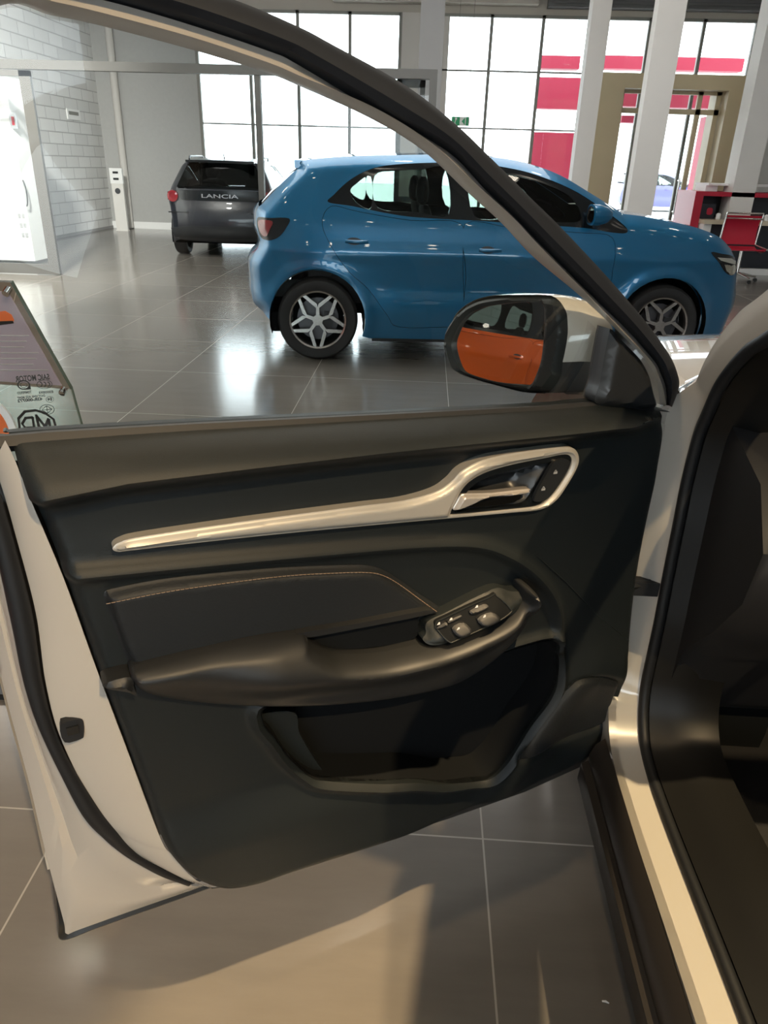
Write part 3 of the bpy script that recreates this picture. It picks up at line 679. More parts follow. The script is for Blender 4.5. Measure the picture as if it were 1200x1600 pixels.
def hatch(name, loc, rz, label, paint, F_, sides=(-1, 1), full=True, step=.028):
    """five-door hatchback from traced coordinates F_ (a dict of (x,z) lists)"""
    root = empty(name, loc, label, 'car', rz)
    rw, fwx = F_['wheels']; wr = F_['r']
    c = Car(root, F_['W'], F_['zb'], F_['x0'], F_['x1'], end_k=F_.get('k', .30), tumble=F_.get('tum', .36), arch=((rw, wr), (fwx, wr)), ar=F_['ar'], crown=.022)
    c.set_outline(F_['segs'])
    top = np.vstack([p for _, _, p in c.segs])
    def arc(cx):
        r_ = F_['ar']; return [(cx+r_*math.cos(t), wr+r_*math.sin(t)) for t in np.linspace(math.pi+F_.get('aa', .33), -F_.get('aa', .33), 22)]
    bottom = [(F_['x1']-.16, .20)]+arc(fwx)[::-1]+[(q, .175) for q in np.linspace(fwx-.40, rw+.40, 6)]+arc(rw)[::-1]+[(F_['x0']+.20, .24)]
    poly = np.vstack([top, np.array(bottom)])
    dlo = cat_rom(F_['dlo'], True, 5)
    dr = [np.array(F_['rear_door']), np.array(F_['front_door'])]
    rs = [resample(cat_rom(d, True, 4), step, True) for d in dr]
    def shrink(P, k=.0035):
        P = np.array(P); cen = P.mean(0); T = np.roll(P, -1, 0)-np.roll(P, 1, 0); N = np.stack([T[:, 1], -T[:, 0]], 1); N /= np.linalg.norm(N, axis=1)[:, None]+1e-9
        a = .5*np.sum(P[:, 0]*np.roll(P[:, 1], -1)-np.roll(P[:, 0], -1)*P[:, 1])
        return P-N*k*(1 if a > 0 else -1)
    body = c.side('body', poly, [dlo]+rs, paint, root, step=step, sides=sides)
    for b in body: pass
    c.strip(root)
    for nm, P in (('rear_door', rs[0]), ('front_door', rs[1])):
        ds = c.side(nm, shrink(P), [], paint, root, step=step, sides=sides)
        hx, hz = F_['handles'][0 if nm == 'rear_door' else 1]
        for d_, sg in zip(ds, sides):
            hm = MB(); n_ = 12; rows = []
            for i in range(n_+1):
                t = i/n_; xx = hx-.085+.17*t; o_ = .018*math.sin(math.pi*min(1, max(0, t*1.1-.05)))**.5 if 0 < t < 1 else 0
                yy = sg*(float(c.hw(xx, hz))+o_+.004); rr = .012
                rows.append([(xx, yy+rr*.6*math.sin(a)*sg, hz+rr*math.cos(a)) for a in np.linspace(0, 2*math.pi, 9)])
            V, Fc = loft(rows); hm.add(V, Fc); hm.build('door_handle', paint, d_, True, world=False)
            cp = [(hx-.02+.055*math.cos(a), hz+.002+.026*math.sin(a)) for a in np.linspace(0, 2*math.pi, 20)[:-1]]
            c.side('handle_cup', cp, [], 'desk_grey', d_, off=.0015, step=.02, sides=(sg,), skirt=.003)
    # dark liner behind the shut lines
    for sg in sides:
        c.side('door_liner', np.vstack([resample(poly, .1, True)]), [dlo], 'pocket', root, off=-.03, step=.08, sides=(sg,), skirt=0)
    # window band with its panes
    panes = [np.array(cat_rom(p, True, 4)) for p in F_['panes']]
    c.side('window_surround', dlo, panes, 'black_gloss', root, off=-.004, step=step, sides=sides, skirt=.03)
    for k, p in enumerate(panes): c.side('side_window', p, [], F_['glass'][k], root, off=-.012, step=.05, sides=sides, skirt=0)
    # wheels
    for xx in (rw, fwx):
        for sg in (-1, 1): make_wheel(root, xx, sg*(c.W-.115), sg, wr)
        for sg in sides:
            V = []; r_ = F_['ar']+.004; ts = np.linspace(math.pi+.3, -.3, 24)
            rows = [[(xx+r_*math.cos(t), sg*(c.W-.02-dd), wr+r_*math.sin(t)) for t in ts] for dd in (0, .35)]
            V, Fc = loft(rows); mk('arch_liner', V, Fc, 'pocket', root, world=False)
    # floor pan, cabin
    MB().box((F_['x0']+.3, -c.W+.12, .2), (rw-F_['ar'], c.W-.12, .35)).box((rw+F_['ar'], -c.W+.1, .17), (fwx-F_['ar'], c.W-.1, .34)).box((fwx+F_['ar']+.02, -c.W+.2, .2), (F_['x1']-.2, c.W-.2, .4)).box((rw-.4, -c.W+.4, .3), (fwx+.4, c.W-.4, .42)).build('floor_pan', 'pocket', root, world=False)
    sx = F_['seat_x']
    for yy in (-.36, .36): make_seat(root, sx, yy)
    MB().box((sx-.98, -.62, .40), (sx-.50, .62, .60)).box((sx-1.10, -.62, .45), (sx-.92, .62, 1.02)).build('rear_bench', 'car_inside', root, world=False)
    xb = F_['dash_x']; V = []
    rows = [[(xb+a, y, z) for y in (-.68, -.3, .3, .68)] for a, z in ((.0, .5), (-.05, .75), (.03, .90), (.35, .94), (.45, .6))]
    V, Fc = loft(rows); mk('dashboard', V, Fc, 'car_inside', root, world=False)
    MB().tube([(xb-.14+.05*math.sin(a), .36+.18*math.cos(a), .86+.17*math.sin(a)) for a in np.linspace(0, 2*math.pi, 25)], .014, 8, False).build('steering_wheel', 'car_inside', root, True, world=False)
    # door mirrors
    mx, mz = F_['mirror']
    for sg in (-1, 1):
        rows = []
        h0 = float(c.hw(mx, mz))
        for (dx, sc_) in ((-.005, .82), (0, 1.0), (.05, 1.0), (.11, .78), (.15, .35)):
            rows.append([(mx-.06+dx, sg*(h0+.13+.105*sc_*math.copysign(abs(math.cos(a))**.75, math.cos(a))), mz+.005+.072*sc_*math.copysign(abs(math.sin(a))**.75, math.sin(a))) for a in np.linspace(0, 2*math.pi, 25)])
        V, Fc = loft(rows); mk('mirror_housing', V, Fc, paint, root, world=False)
        MB().lathe([(0, 0), (.075, 0)], 20).V
        V = [(mx-.064, sg*(h0+.13+.085*math.cos(a)), mz+.005+.056*math.sin(a)) for a in np.linspace(0, 2*math.pi, 25)[:-1]]
        mk('mirror_glass', V, [tuple(range(24))], 'mirror', root, False, world=False)
        MB().tube([(mx+.03, sg*(h0-.03), mz-.09), (mx+.02, sg*(h0+.07), mz-.06)], [.035, .025], 10).build('mirror_arm', 'black_satin', root, True, world=False)
    return root, c

# --- the blue hatchback: side traced on the plane of its near wheels
BA = math.atan2(6.102-5.801, 1.888+.813)
BP0 = (-.813, 5.801, 0)
L = frame_xz(BP0, BA)
def pl_(*pts): return [L(*p) for p in pts]
blue = dict(W=1.80, zb=.93, r=.31, ar=.365, wheels=(0.0, 2.70), x0=L(386, 420)[0], x1=L(1177, 435)[0], seat_x=1.02, dash_x=1.72, mirror=L(925, 335),
    segs=[('P', 'tail_panel', pl_((407, 494), (390, 479), (386, 445), (386, 412), (402, 385), (396, 362), (395, 335), (400, 324))),
          ('car_glass', 'rear_window', pl_((404, 322), (430, 294), (455, 270), (468, 259))),
          ('P', 'roof', pl_((468, 258), (469, 251), (512, 246), (565, 243), (620, 242), (680, 241), (735, 242), (774, 245))),
          ('car_glass', 'windshield', pl_((778, 245), (824, 253), (879, 272), (930, 303), (975, 333))),
          ('P', 'bonnet', pl_((978, 335), (1010, 339), (1062, 349), (1105, 360), (1138, 374), (1158, 392))),
          ('P', 'front_bumper', pl_((1160, 395), (1172, 417), (1177, 442), (1176, 465), (1170, 490), (1155, 520)))],
    dlo=pl_((513, 316), (522, 304), (546, 282), (580, 264), (620, 257), (690, 254), (750, 256), (790, 261), (840, 273), (905, 301), (966, 346), (975, 362), (950, 362), (907, 355), (800, 348), (742, 344), (650, 339), (600, 332), (550, 322)),
    panes=[pl_((547, 301), (556, 288), (580, 276), (580, 324), (560, 319)), pl_((586, 275), (620, 267), (660, 265), (698, 265), (700, 334), (650, 331), (590, 324)),
           pl_((738, 268), (790, 271), (850, 287), (890, 306), (905, 330), (895, 347), (800, 341), (740, 337))],
    glass=['car_glass', 'car_glass', 'car_glass'],
    rear_door=pl_((517, 322), (560, 330), (640, 343), (718, 348), (720, 400), (722, 505), (700, 508), (622, 508), (604, 490), (575, 450), (546, 424), (520, 388), (503, 350)),
    front_door=pl_((724, 349), (800, 355), (900, 362), (952, 370), (951, 420), (948, 470), (944, 500), (900, 507), (800, 509), (726, 508), (725, 430)),
    handles=[L(557, 376), L(762, 389)])
for i, sg in enumerate(blue['segs']): pass
def with_paint(d, paint):
    d = dict(d); d['segs'] = [((paint if m == 'P' else m), nm, p) for m, nm, p in d['segs']]; return d
def centre(P0, ang, hw): return (P0[0]-math.sin(ang)*hw, P0[1]+math.cos(ang)*hw, 0)
broot, bcar = hatch('hatchback_car', centre(BP0, BA, .80), BA, 'metallic blue five-door hatchback parked across the showroom', 'blue_paint', with_paint(blue, 'blue_paint'))
def lights(root, c, front=True):
    c.side('tail_light', cat_rom(pl_((397, 344), (420, 342), (451, 342), (447, 356), (435, 371), (418, 377), (403, 372)), True, 4), [], 'black_gloss', root, off=.004, step=.03, skirt=.01)
    c.side('red_lamp_lens', cat_rom(pl_((400, 347), (424, 347), (420, 360), (414, 371), (404, 367)), True, 4), [], 'lens_red', root, off=.008, step=.03, skirt=.01)
    hl = c.side('headlight', cat_rom(pl_((1110, 394), (1130, 397), (1150, 401), (1166, 410), (1168, 424), (1155, 433), (1140, 428), (1126, 413)), True, 3), [], 'black_gloss', root, off=.004, step=.03, skirt=.01)
    for h_ in hl:
        sg = -1 if h_.data.vertices[0].co.y < 0 else 1
        c.side('light_blade', pl_((1120, 402), (1148, 405), (1162, 411), (1160, 416), (1140, 411), (1126, 407)), [], 'lens_clear', h_, off=.010, step=.03, sides=(sg,), skirt=.006)
        c.side('projector', [(L(1153, 424)[0]+.045*math.cos(a), L(1153, 424)[1]+.04*math.sin(a)) for a in np.linspace(0, 6.283, 16)[:-1]], [], 'lens_clear', h_, off=.010, step=.03, sides=(sg,), skirt=.006)
        c.side('light_shelf', pl_((1134, 414), (1147, 416), (1149, 430), (1140, 425)), [], 'lens_clear', h_, off=.010, step=.03, sides=(sg,), skirt=.006)
lights(broot, bcar)
sp = pl_((470, 251))[0]
MB().box((sp[0]-.06, -.55, sp[1]-.05), (sp[0]+.10, .55, sp[1]+.005)).build('roof_spoiler', 'blue_paint', broot, world=False)
# sill trim of the blue car
for sg in (-1, 1): MB().box((.42, sg*.80, .15), (2.28, sg*.86, .185)).build('sill_trim', 'black_satin', broot, world=False)

# --- the orange hatchback that the door mirror shows
oroot, ocar = hatch('hatchback_car', (-3.3, -.9, 0), R(90), 'orange five-door hatchback seen in the door mirror', 'orange_paint', with_paint(blue, 'orange_paint'), step=.035)
lights(oroot, ocar)

# --- the black compact seen from behind
LX = ony(281, 380, 12.3)[0]; LX1 = ony(448, 380, 12.3)[0]
def P_(x, z): return (x, z)
W_L = 1.74
lan = dict(W=W_L, k=.12, tum=.56, zb=.95, r=.31, ar=.36, wheels=(0.0, 2.54), x0=-.66, x1=3.42, seat_x=1.0, dash_x=1.62, mirror=(1.95, .98),
    segs=[('P', 'tail_panel', [(-.52, .26), (-.62, .34), (-.66, .50), (-.64, .70), (-.60, .85), (-.585, 1.0)]),
          ('dark_glass', 'rear_window', [(-.58, 1.02), (-.50, 1.12), (-.40, 1.24), (-.34, 1.34)]),
          ('P', 'roof', [(-.40, 1.36), (-.30, 1.395), (.1, 1.42), (.6, 1.43), (1.1, 1.41)]),
          ('car_glass', 'windshield', [(1.12, 1.405), (1.4, 1.30), (1.75, 1.12), (2.05, .97)]),
          ('P', 'bonnet', [(2.08, .96), (2.5, .92), (2.9, .85), (3.2, .76)]),
          ('P', 'front_bumper', [(3.22, .75), (3.38, .62), (3.42, .45), (3.38, .3), (3.3, .22)])],
    dlo=[(-.30, 1.0), (-.22, 1.18), (-.05, 1.32), (.5, 1.37), (1.05, 1.35), (1.5, 1.2), (1.95, .98), (1.9, .94), (1.2, .95), (.4, .97)],
    panes=[[(.02, 1.04), (.05, 1.25), (.2, 1.32), (.85, 1.33), (.85, 1.0), (.4, 1.0)], [(.93, 1.0), (.93, 1.32), (1.1, 1.31), (1.45, 1.17), (1.72, 1.0)]],
    glass=['car_glass', 'car_glass'],
    rear_door=[(.02, .94), (.5, .94), (.89, .93), (.9, .5), (.9, .24), (.4, .24), (.3, .45), (.1, .65)],
    front_door=[(.92, .93), (1.5, .92), (1.95, .90), (1.97, .5), (1.95, .24), (1.4, .24), (.92, .24)], handles=[(.18, .84), (1.1, .82)])
LA = R(90+4)
lroot, lcar = hatch('compact_car', ((LX+LX1)/2-.15, 12.70, 0), LA, 'black compact car parked at the back with its tail towards the camera', 'navy_paint', with_paint(lan, 'navy_paint'), step=.04)
lcar.tail_n = sum(1 for p in lcar.outline[:40] if p[1] < 1.02)
Z = [p[1] for p in lcar.outline[:lcar.tail_n]]; 
lb = lcar.rear_patch([(-.80, .84), (.80, .84), (.80, .955), (.60, .985), (-.60, .985), (-.80, .955)], 'black_gloss', 'lamp_bar', lroot, off=.01, thick=.04)
for sg in (-1, 1):
    MB().lathe([(0, -.03), (.065, -.025), (.07, .0)], 24, (0, 0, 0)).V
    yy = sg*.72; xx = float(lcar.tail_x(yy, .90)); V = []; 
    m_ = MB(); rows = [[(xx-.015-k_, yy+r_*math.cos(a), .895+r_*math.sin(a)) for a in np.linspace(0, 2*math.pi, 25)] for r_, k_ in ((.085, 0), (.08, .03), (.05, .034), (.048, .015), (.001, .015))]
    V, Fc = loft(rows); mk('tail_light', V, Fc, 'lens_red', lroot, world=False)
V2, Fc = text_mesh('LANCIA', .075, .001, .56)
mk('lettering', [(float(lcar.tail_x(-v[0], .9))-.016, -v[0], .905+v[1]) for v in V2], Fc, 'grey_text', lroot, False, world=False)
lcar.rear_patch([(-.30, .52), (.30, .52), (.32, .65), (-.32, .65)], 'desk_grey', 'plate_recess', lroot, off=.006)
lcar.rear_patch([(-.74, .30), (.74, .30), (.78, .44), (.45, .48), (-.45, .48), (-.78, .44)], 'black_satin', 'lower_bumper', lroot, off=.012, thick=.05)
lcar.rear_patch([(-.80, .66), (.80, .66), (.80, .675), (-.80, .675)], 'black_gloss', 'tailgate_shut_line', lroot, off=.004)
MB().box((-.47, -.52, 1.37), (-.25, .52, 1.40)).build('roof_spoiler', 'black_gloss', lroot, world=False)
for sg in (-1, 1): MB().tube([(-.1, sg*.54, 1.41), (0, sg*.55, 1.45), (.9, sg*.55, 1.46), (1.05, sg*.54, 1.42)], .014, 8).build('roof_rail', 'black_satin', lroot, True, world=False)
MB().tube([(-.05, 0, 1.42), (-.14, 0, 1.52)], [.012, .004], 8).build('roof_antenna', 'black_satin', lroot, True, world=False)
MB().tube([(-.57, -.0, 1.06), (-.50, .28, 1.10)], .009, 6).build('rear_wiper', 'black_satin', lroot, True, world=False)




# --- a car in the street, seen through the glazed door
a = ony(1062, 300, 33.0)
sroot, scar = hatch('parked_car', (a[0]-1.6, 34.0, 0), R(0), 'lilac blue car parked far outside, seen through the glazed entrance door', 'street_paint', with_paint(lan, 'street_paint'), step=.07)
# ================================================================== THE WHITE CAR (open door in front of the camera)
WXC = 1.30                                    # centre line of the white car (world x), nose towards +y
wroot = empty('white_car', (WXC, 0.3, 0), 'white car at the right with its front door wide open towards the camera', 'car')
SEAL_PX = [(1200, 521), (1162, 547), (1125, 592), (1102, 641), (1087, 679), (1069, 750), (1054, 825), (1039, 900), (1027, 964), (1016, 1016), (1004, 1075), (1001, 1131), (1008, 1188), (1040, 1285), (1081, 1375), (1119, 1487), (1162, 1596)]
seal = [onx(*p, .47) for p in SEAL_PX]
seal = [np.array([.47, .02, 1.53]), np.array([.47, .45, 1.475]), np.array([.47, .80, 1.345])]+seal[:14]+[np.array([.47, .62, .383]), np.array([.47, .25, .383]), np.array([.47, -.05, .40])]
SE = resample(cat_rom(seal, False, 8), .02, False)        # rear roof corner -> A pillar -> hinge side -> sill
wc = Car(wroot, 1.80, .98, -2.05+.0, 2.52-.0, tumble=.30, arch=((-.93, .34), (1.66, .34)), ar=.38, crown=.03)
wc.W = .905
wc.x0, wc.x1 = -1.80, 2.56
wc.set_outline([('white_paint', 'tailgate', [(-1.62, .30), (-1.78, .42), (-1.80, .65), (-1.76, .90), (-1.72, 1.05)]),
    ('dark_glass', 'rear_window', [(-1.71, 1.07), (-1.60, 1.28), (-1.46, 1.48)]),
    ('white_paint', 'roof', [(-1.50, 1.52), (-1.2, 1.58), (-.6, 1.62), (-.2, 1.615), (.16, 1.565)]),
    ('door_glass', 'windshield', [(.18, 1.56), (.55, 1.43), (.95, 1.265), (1.38, 1.06)]),
    ('white_paint', 'bonnet', [(1.36, 1.045), (1.70, 1.035), (2.05, .995), (2.32, .93), (2.46, .86)]),
    ('white_paint', 'front_bumper', [(2.47, .85), (2.54, .70), (2.56, .5), (2.50, .3), (2.42, .22)])])
def wloc(V): V = np.asarray(V, float); return V          # world -> world
# outer edge of the shut area, a few cm outside the seal curve
def outer_curve(k_front=.055):
    T = np.gradient(SE[:, 1:], axis=0); N = np.stack([-T[:, 1], T[:, 0]], 1); N /= np.linalg.norm(N, axis=1)[:, None]
    mid = np.array([.5, .9]); out = []
    for i, p in enumerate(SE):
        n_ = N[i] if N[i]@(p[1:]-mid) > 0 else -N[i]
        k = k_front*max(0.0, min(1.0, (p[2]-.40)/.25)) if n_[1] < .3 else k_front
        if n_[1] < -.3: k = 0.0
        out.append(p[1:]+n_*k)
    return np.array(out)
OC = outer_curve()
for i in range(2, len(OC)-2): pass
def body_x(y, z): return WXC-float(wc.hw(y, z))
ox = np.array([min(.462, body_x(y, z)) for y, z in OC]); 
O3 = np.stack([ox, OC[:, 0], OC[:, 1]], 1)
# body side with the door opening as a hole
def arcw(cx): return [(cx+.38*math.cos(t), .34+.38*math.sin(t)) for t in np.linspace(math.pi+.5, -.5, 20)]
top = np.vstack([p for _, _, p in wc.segs])
polyw = np.vstack([top, np.array([(2.38, .22)]+arcw(1.66)[::-1]+[(1.20, .26), (.8, .26), (.3, .26), (-.3, .26)]+arcw(-.93)[::-1]+[(-1.45, .26)])])
hole = np.vstack([OC, [(-.08, .6), (-.08, 1.2), (-.05, 1.5)]])
dlo_r = cat_rom([(-.14, 1.06), (-.14, 1.44), (-.5, 1.48), (-.95, 1.43), (-1.15, 1.18), (-1.0, 1.08), (-.5, 1.06)], True, 4)
dlo_f = cat_rom([(-.1, 1.04), (-.1, 1.46), (.2, 1.44), (.6, 1.33), (.95, 1.16), (1.05, 1.03), (.5, 1.02)], True, 4)
def wside(name, poly, holes, m, sg, off=0, step=.03, skirt=.015):
    V2, T = triangulate(np.array(poly), [np.array(h) for h in holes], step); h = wc.hw(V2[:, 0], V2[:, 1])+off
    V = np.stack([WXC-sg*h, V2[:, 0], V2[:, 1]], 1)
    if skirt: V, Fc = with_skirt(V, T, (sg*skirt, 0, 0))
    else: Fc = T
    return mk(name, V, Fc, m, wroot)
wside('body_side', polyw, [hole, dlo_r], 'white_paint', 1, step=.028)
wside('body_side', polyw, [dlo_f, dlo_r], 'white_paint', -1, step=.05)
for sg in (1, -1): wside('rear_side_window', dlo_r, [], 'dark_glass', sg, -.01, .06, 0)
wside('front_side_window', dlo_f, [], 'car_glass', -1, -.01, .06, 0)
# roof / bonnet / glass strips (built in the Car frame, turned to the white car's direction)
K = 19
for m, nm, pts in wc.segs:
    n = len(pts); T = np.gradient(pts, axis=0); N = np.stack([-T[:, 1], T[:, 0]], 1); N /= np.linalg.norm(N, axis=1)[:, None]+1e-9
    for i in range(n):
        if N[i]@(pts[i]-np.array([.4, .5])) < 0: N[i] = -N[i]
    h = wc.hw(pts[:, 0], pts[:, 1]); rows = []
    for j in range(K+1):
        q = -1+2*j/K; c = .03*(1-abs(q)**2.2)*(1+2.0*np.abs(N[:, 0])**3)
        rows.append([(WXC+q*h[i], pts[i, 0]+N[i, 0]*c[i], pts[i, 1]+N[i, 1]*c[i]) for i in range(n)])
    V, Fc = loft(rows); mk(nm, V, Fc, m, wroot)
# shut faces between body side and seal: pillar, hinge face and flat sill
S3 = SE.copy()
def mixr(a, b, t, bulge=0.0):
    p = a*(1-t)+b*t; return p
ml = [O3, mixr(O3, S3, .35)+np.array([-.004, 0, 0]), mixr(O3, S3, .8), S3]
V, Fc = loft([[tuple(p) for p in r_] for r_ in ml]); mk('door_aperture', V, Fc, 'white_paint', wroot)
# inner return behind the seal
c2 = S3.copy(); c2[:, 0] += .05
V, Fc = loft([[tuple(p) for p in S3], [tuple(p) for p in c2]]); mk('aperture_return', V, Fc, 'seal', wroot)
# rubber seal running round the opening
cen = np.array([.5, .9])
def inward(P, k, dx):
    out = P.copy(); T = np.gradient(P[:, 1:], axis=0); N = np.stack([-T[:, 1], T[:, 0]], 1); N /= np.linalg.norm(N, axis=1)[:, None]
    for i in range(len(P)):
        n_ = N[i] if N[i]@(P[i, 1:]-cen) < 0 else -N[i]
        out[i, 1:] += n_*k
    out[:, 0] += dx; return out
MB().tube(list(inward(S3, .004, .004)), .010, 10).build('door_aperture_seal', 'seal', wroot, True)
# trim ring inside the seal (dark plastic)
r1 = inward(S3, .010, .014); r2 = inward(S3, .020, .05); r3 = inward(S3, .034, .085); r4 = inward(S3, .030, .14)
V, Fc = loft([[tuple(p) for p in r_] for r_ in (r1, r2, r3, r4)]); mk('aperture_inner_trim', V, Fc, 'brown_trim', wroot)
# lower cladding under the sill
ys = np.linspace(1.16, -.3, 20)
rows = [[(min(.40, body_x(y, .385))-.0+a, y, z) for y in ys] for a, z in ((.004, .378), (-.012, .362), (-.022, .335), (-.020, .318), (-.034, .312), (-.036, .270), (-.01, .235), (.08, .22))]
V, Fc = loft(rows); mk('sill_cladding', V, Fc, 'cladding', wroot)
# wheels and arches
for yy in (-.93, 1.66):
    for sg in (1, -1):
        m_ = MB(); cx_ = WXC-sg*(.905-.13)
        m_.lathe([(.24, -.11), (.30, -.11), (.335, -.07), (.335, .07), (.30, .11), (.24, .11)], 40, (0, 0, 0), 'y')
        V = [(cx_+v[1], yy+v[0], .335+v[2]) for v in m_.V]; wh = mk('wheel', V, m_.F, 'tyre', wroot)
        m_ = MB().lathe([(.24, -sg*.10), (.22, -sg*.105), (.21, -sg*.07), (.05, -sg*.08), (0, -sg*.09)], 32, (0, 0, 0), 'y')
        mk('rim', [(cx_+v[1], yy+v[0], .335+v[2]) for v in m_.V], m_.F, 'alloy', wh)
        rows = [[(WXC-sg*(.88-dd), yy+.385*math.cos(t), .34+.385*math.sin(t)) for t in np.linspace(math.pi+.5, -.5, 20)] for dd in (0, .36)]
        V, Fc = loft(rows); mk('arch_liner', V, Fc, 'pocket', wroot)
# cabin: floor, bulkhead, dash, seats
MB().box((.53, -1.3, .24), (2.06, 1.55, .27)).build('cabin_carpet', 'carpet', wroot)
MB().box((.53, 1.5, .27), (2.06, 1.56, 1.0)).box((.46, 1.24, .42), (.56, 1.5, .98)).build('footwell_wall', 'car_inside', wroot)
rows = []
for x_ in (.515, .53, .56, .62, .8, 1.3, 1.8, 2.05):
    k = 0 if x_ > .55 else .02
    rows.append([(x_, y, z) for y, z in ((1.30, .36), (1.20+k, .45), (1.14+k, .60), (1.05+k, .70), (.98+k, .80), (.96+k, .90), (1.02+k, .985), (1.20, 1.035), (1.42, 1.035))])
V, Fc = loft(rows); db = mk('dashboard', V, Fc, 'car_inside', wroot)
mk('dashboard_end', [(.515, y, z) for y, z in ((1.30, .36), (1.20, .45), (1.16, .60), (1.07, .70), (1.00, .80), (.98, .90), (1.04, .985), (1.20, 1.035), (1.42, 1.035), (1.5, .36))], [tuple(range(10))], 'car_inside', wroot, False)
mk('air_vent', [(.60+.035*math.cos(a), .975, .905+.035*math.sin(a)) for a in np.linspace(0, 6.28, 20)[:-1]], [tuple(range(19))], 'chrome', wroot)
rows = [[(x_, y, z) for y in np.linspace(1.18, -.1, 12)] for x_, z in ((.525, .36), (.56, .375), (.60, .36), (.625, .30), (.63, .26))]
V, Fc = loft(rows); mk('sill_scuff_trim', V, Fc, 'brown_trim', wroot)
for xs in (.95, 1.70):
    sm = MB()
    P = []
    for (dy, dz, hw_, dp) in ((-.55, .50, .24, .12), (-.62, .75, .26, .12), (-.70, 1.0, .24, .10), (-.75, 1.15, .14, .06)):
        P.append([(xs+hw_*math.sin(a), -.05+dy+dp*math.cos(a)*.7+.35, dz) for a in np.linspace(0, 2*math.pi, 17)])
    V, Fc = loft(P); sm.add(V, Fc); sm.box((xs-.25, -.25, .40), (xs+.25, .28, .58)); sm.build('seat', 'car_inside', wroot, True)
MB().tube([(xs_, y, z) for xs_, y, z in [(.95+.19*math.cos(a), .78+.06*math.sin(a), .93+.18*math.sin(a)) for a in np.linspace(0, 2*math.pi, 30)]], .016, 8, False).build('steering_wheel', 'car_inside', wroot, True)
# check strap
a = onx(1000, 921, .43); 
MB().box((a[0]-.03, a[1]-.0, a[2]-.014), (a[0]+.035, a[1]+.025, a[2]+.014)).tube([(a[0]-.03, a[1], a[2]+.006), (a[0]+.04, a[1]+.02, a[2]+.006)], .009, 8).build('door_check_strap', 'seal', wroot)

# ================================================================== THE OPEN DOOR
DA = R(27.5)
DU = np.array([-math.cos(DA), -math.sin(DA), 0.0]); DN = np.array([math.sin(DA), -math.cos(DA), 0.0]); DP = np.array([.43, 1.20, 0.0])
def D(px, py, w=0.0):
    q = onpl(px, py, DP+DN*w, DN); return np.array([(q-DP)@DU, q[2]])
def DL(pts, w=0.0): return np.array([D(x, y, w) for x, y in pts])
def DW(u, v, w): u = np.asarray(u, float); return DP+u[..., None]*DU+np.asarray(w, float)[..., None]*DN+np.stack([0*u, 0*u, np.asarray(v, float)], -1)
def DW1(u, v, w): return DP+u*DU+w*DN+np.array([0, 0, v])
def curve_v(P, closed=False):
    P = P[np.argsort(P[:, 0])]; return lambda u: np.interp(u, P[:, 0], P[:, 1])
def S(t): t = np.clip(t, 0, 1); return t*t*(3-2*t)
def sdist(Q, poly):
    d = pdist(Q, poly, True); return np.where(inside(Q, poly), d, -d)

PANEL = np.vstack([DL([(8, 684), (60, 679), (300, 665), (600, 650), (850, 637), (935, 630), (990, 634), (1043, 642)], -.034), DL([(1050, 650), (1050, 650), (1047, 695), (1035, 745), (1016, 830), (1002, 905), (993, 975), (985, 1008), (979, 1030), (973, 1090), (960, 1130), (940, 1170), (905, 1200), (820, 1238), (700, 1280), (560, 1325), (450, 1360), (400, 1377), (350, 1385), (310, 1374), (280, 1350), (250, 1305), (195, 1160), (150, 1040), (100, 900), (50, 782), (22, 714), (10, 696)])])
PANEL = cat_rom(PANEL, True, 5)
vTOP = curve_v(DL([(-40, 687), (8, 684), (60, 679), (300, 665), (600, 650), (850, 637), (935, 630), (1043, 642), (1080, 648)], -.034))
vC1 = curve_v(DL([(-60, 800), (40, 785), (200, 752), (400, 728), (600, 705), (800, 685), (900, 675), (960, 668), (1048, 662), (1090, 655)], .03))
RIDGE = cat_rom(DL([(60, 905), (105, 899), (300, 880), (500, 862), (650, 850), (740, 850), (790, 866), (830, 892), (858, 925), (870, 960), (868, 1000), (850, 1050)]), False, 5)
SEAM = DL([(840, 870), (885, 910), (930, 958), (986, 1004)])
SPK = cat_rom(DL([(811, 1188), (835, 1155), (870, 1108), (894, 1080), (912, 1066), (935, 1063), (962, 1068), (974, 1078), (966, 1120), (950, 1146), (875, 1172), (837, 1187)], .022), True, 5)
HUMP = DL([(790, 1215), (850, 1130), (890, 1075), (930, 1040), (975, 1040)])
POCKET = cat_rom(DL([(409, 1122), (430, 1152), (444, 1172), (460, 1190), (480, 1206), (506, 1215), (588, 1215), (644, 1212), (694, 1219), (735, 1217), (762, 1210), (790, 1180), (822, 1130), (855, 1085), (868, 1050), (866, 1015), (840, 1000), (600, 1075), (430, 1095)]), True, 5)
UPR = DL([(860, 700), (930, 780), (980, 900)])
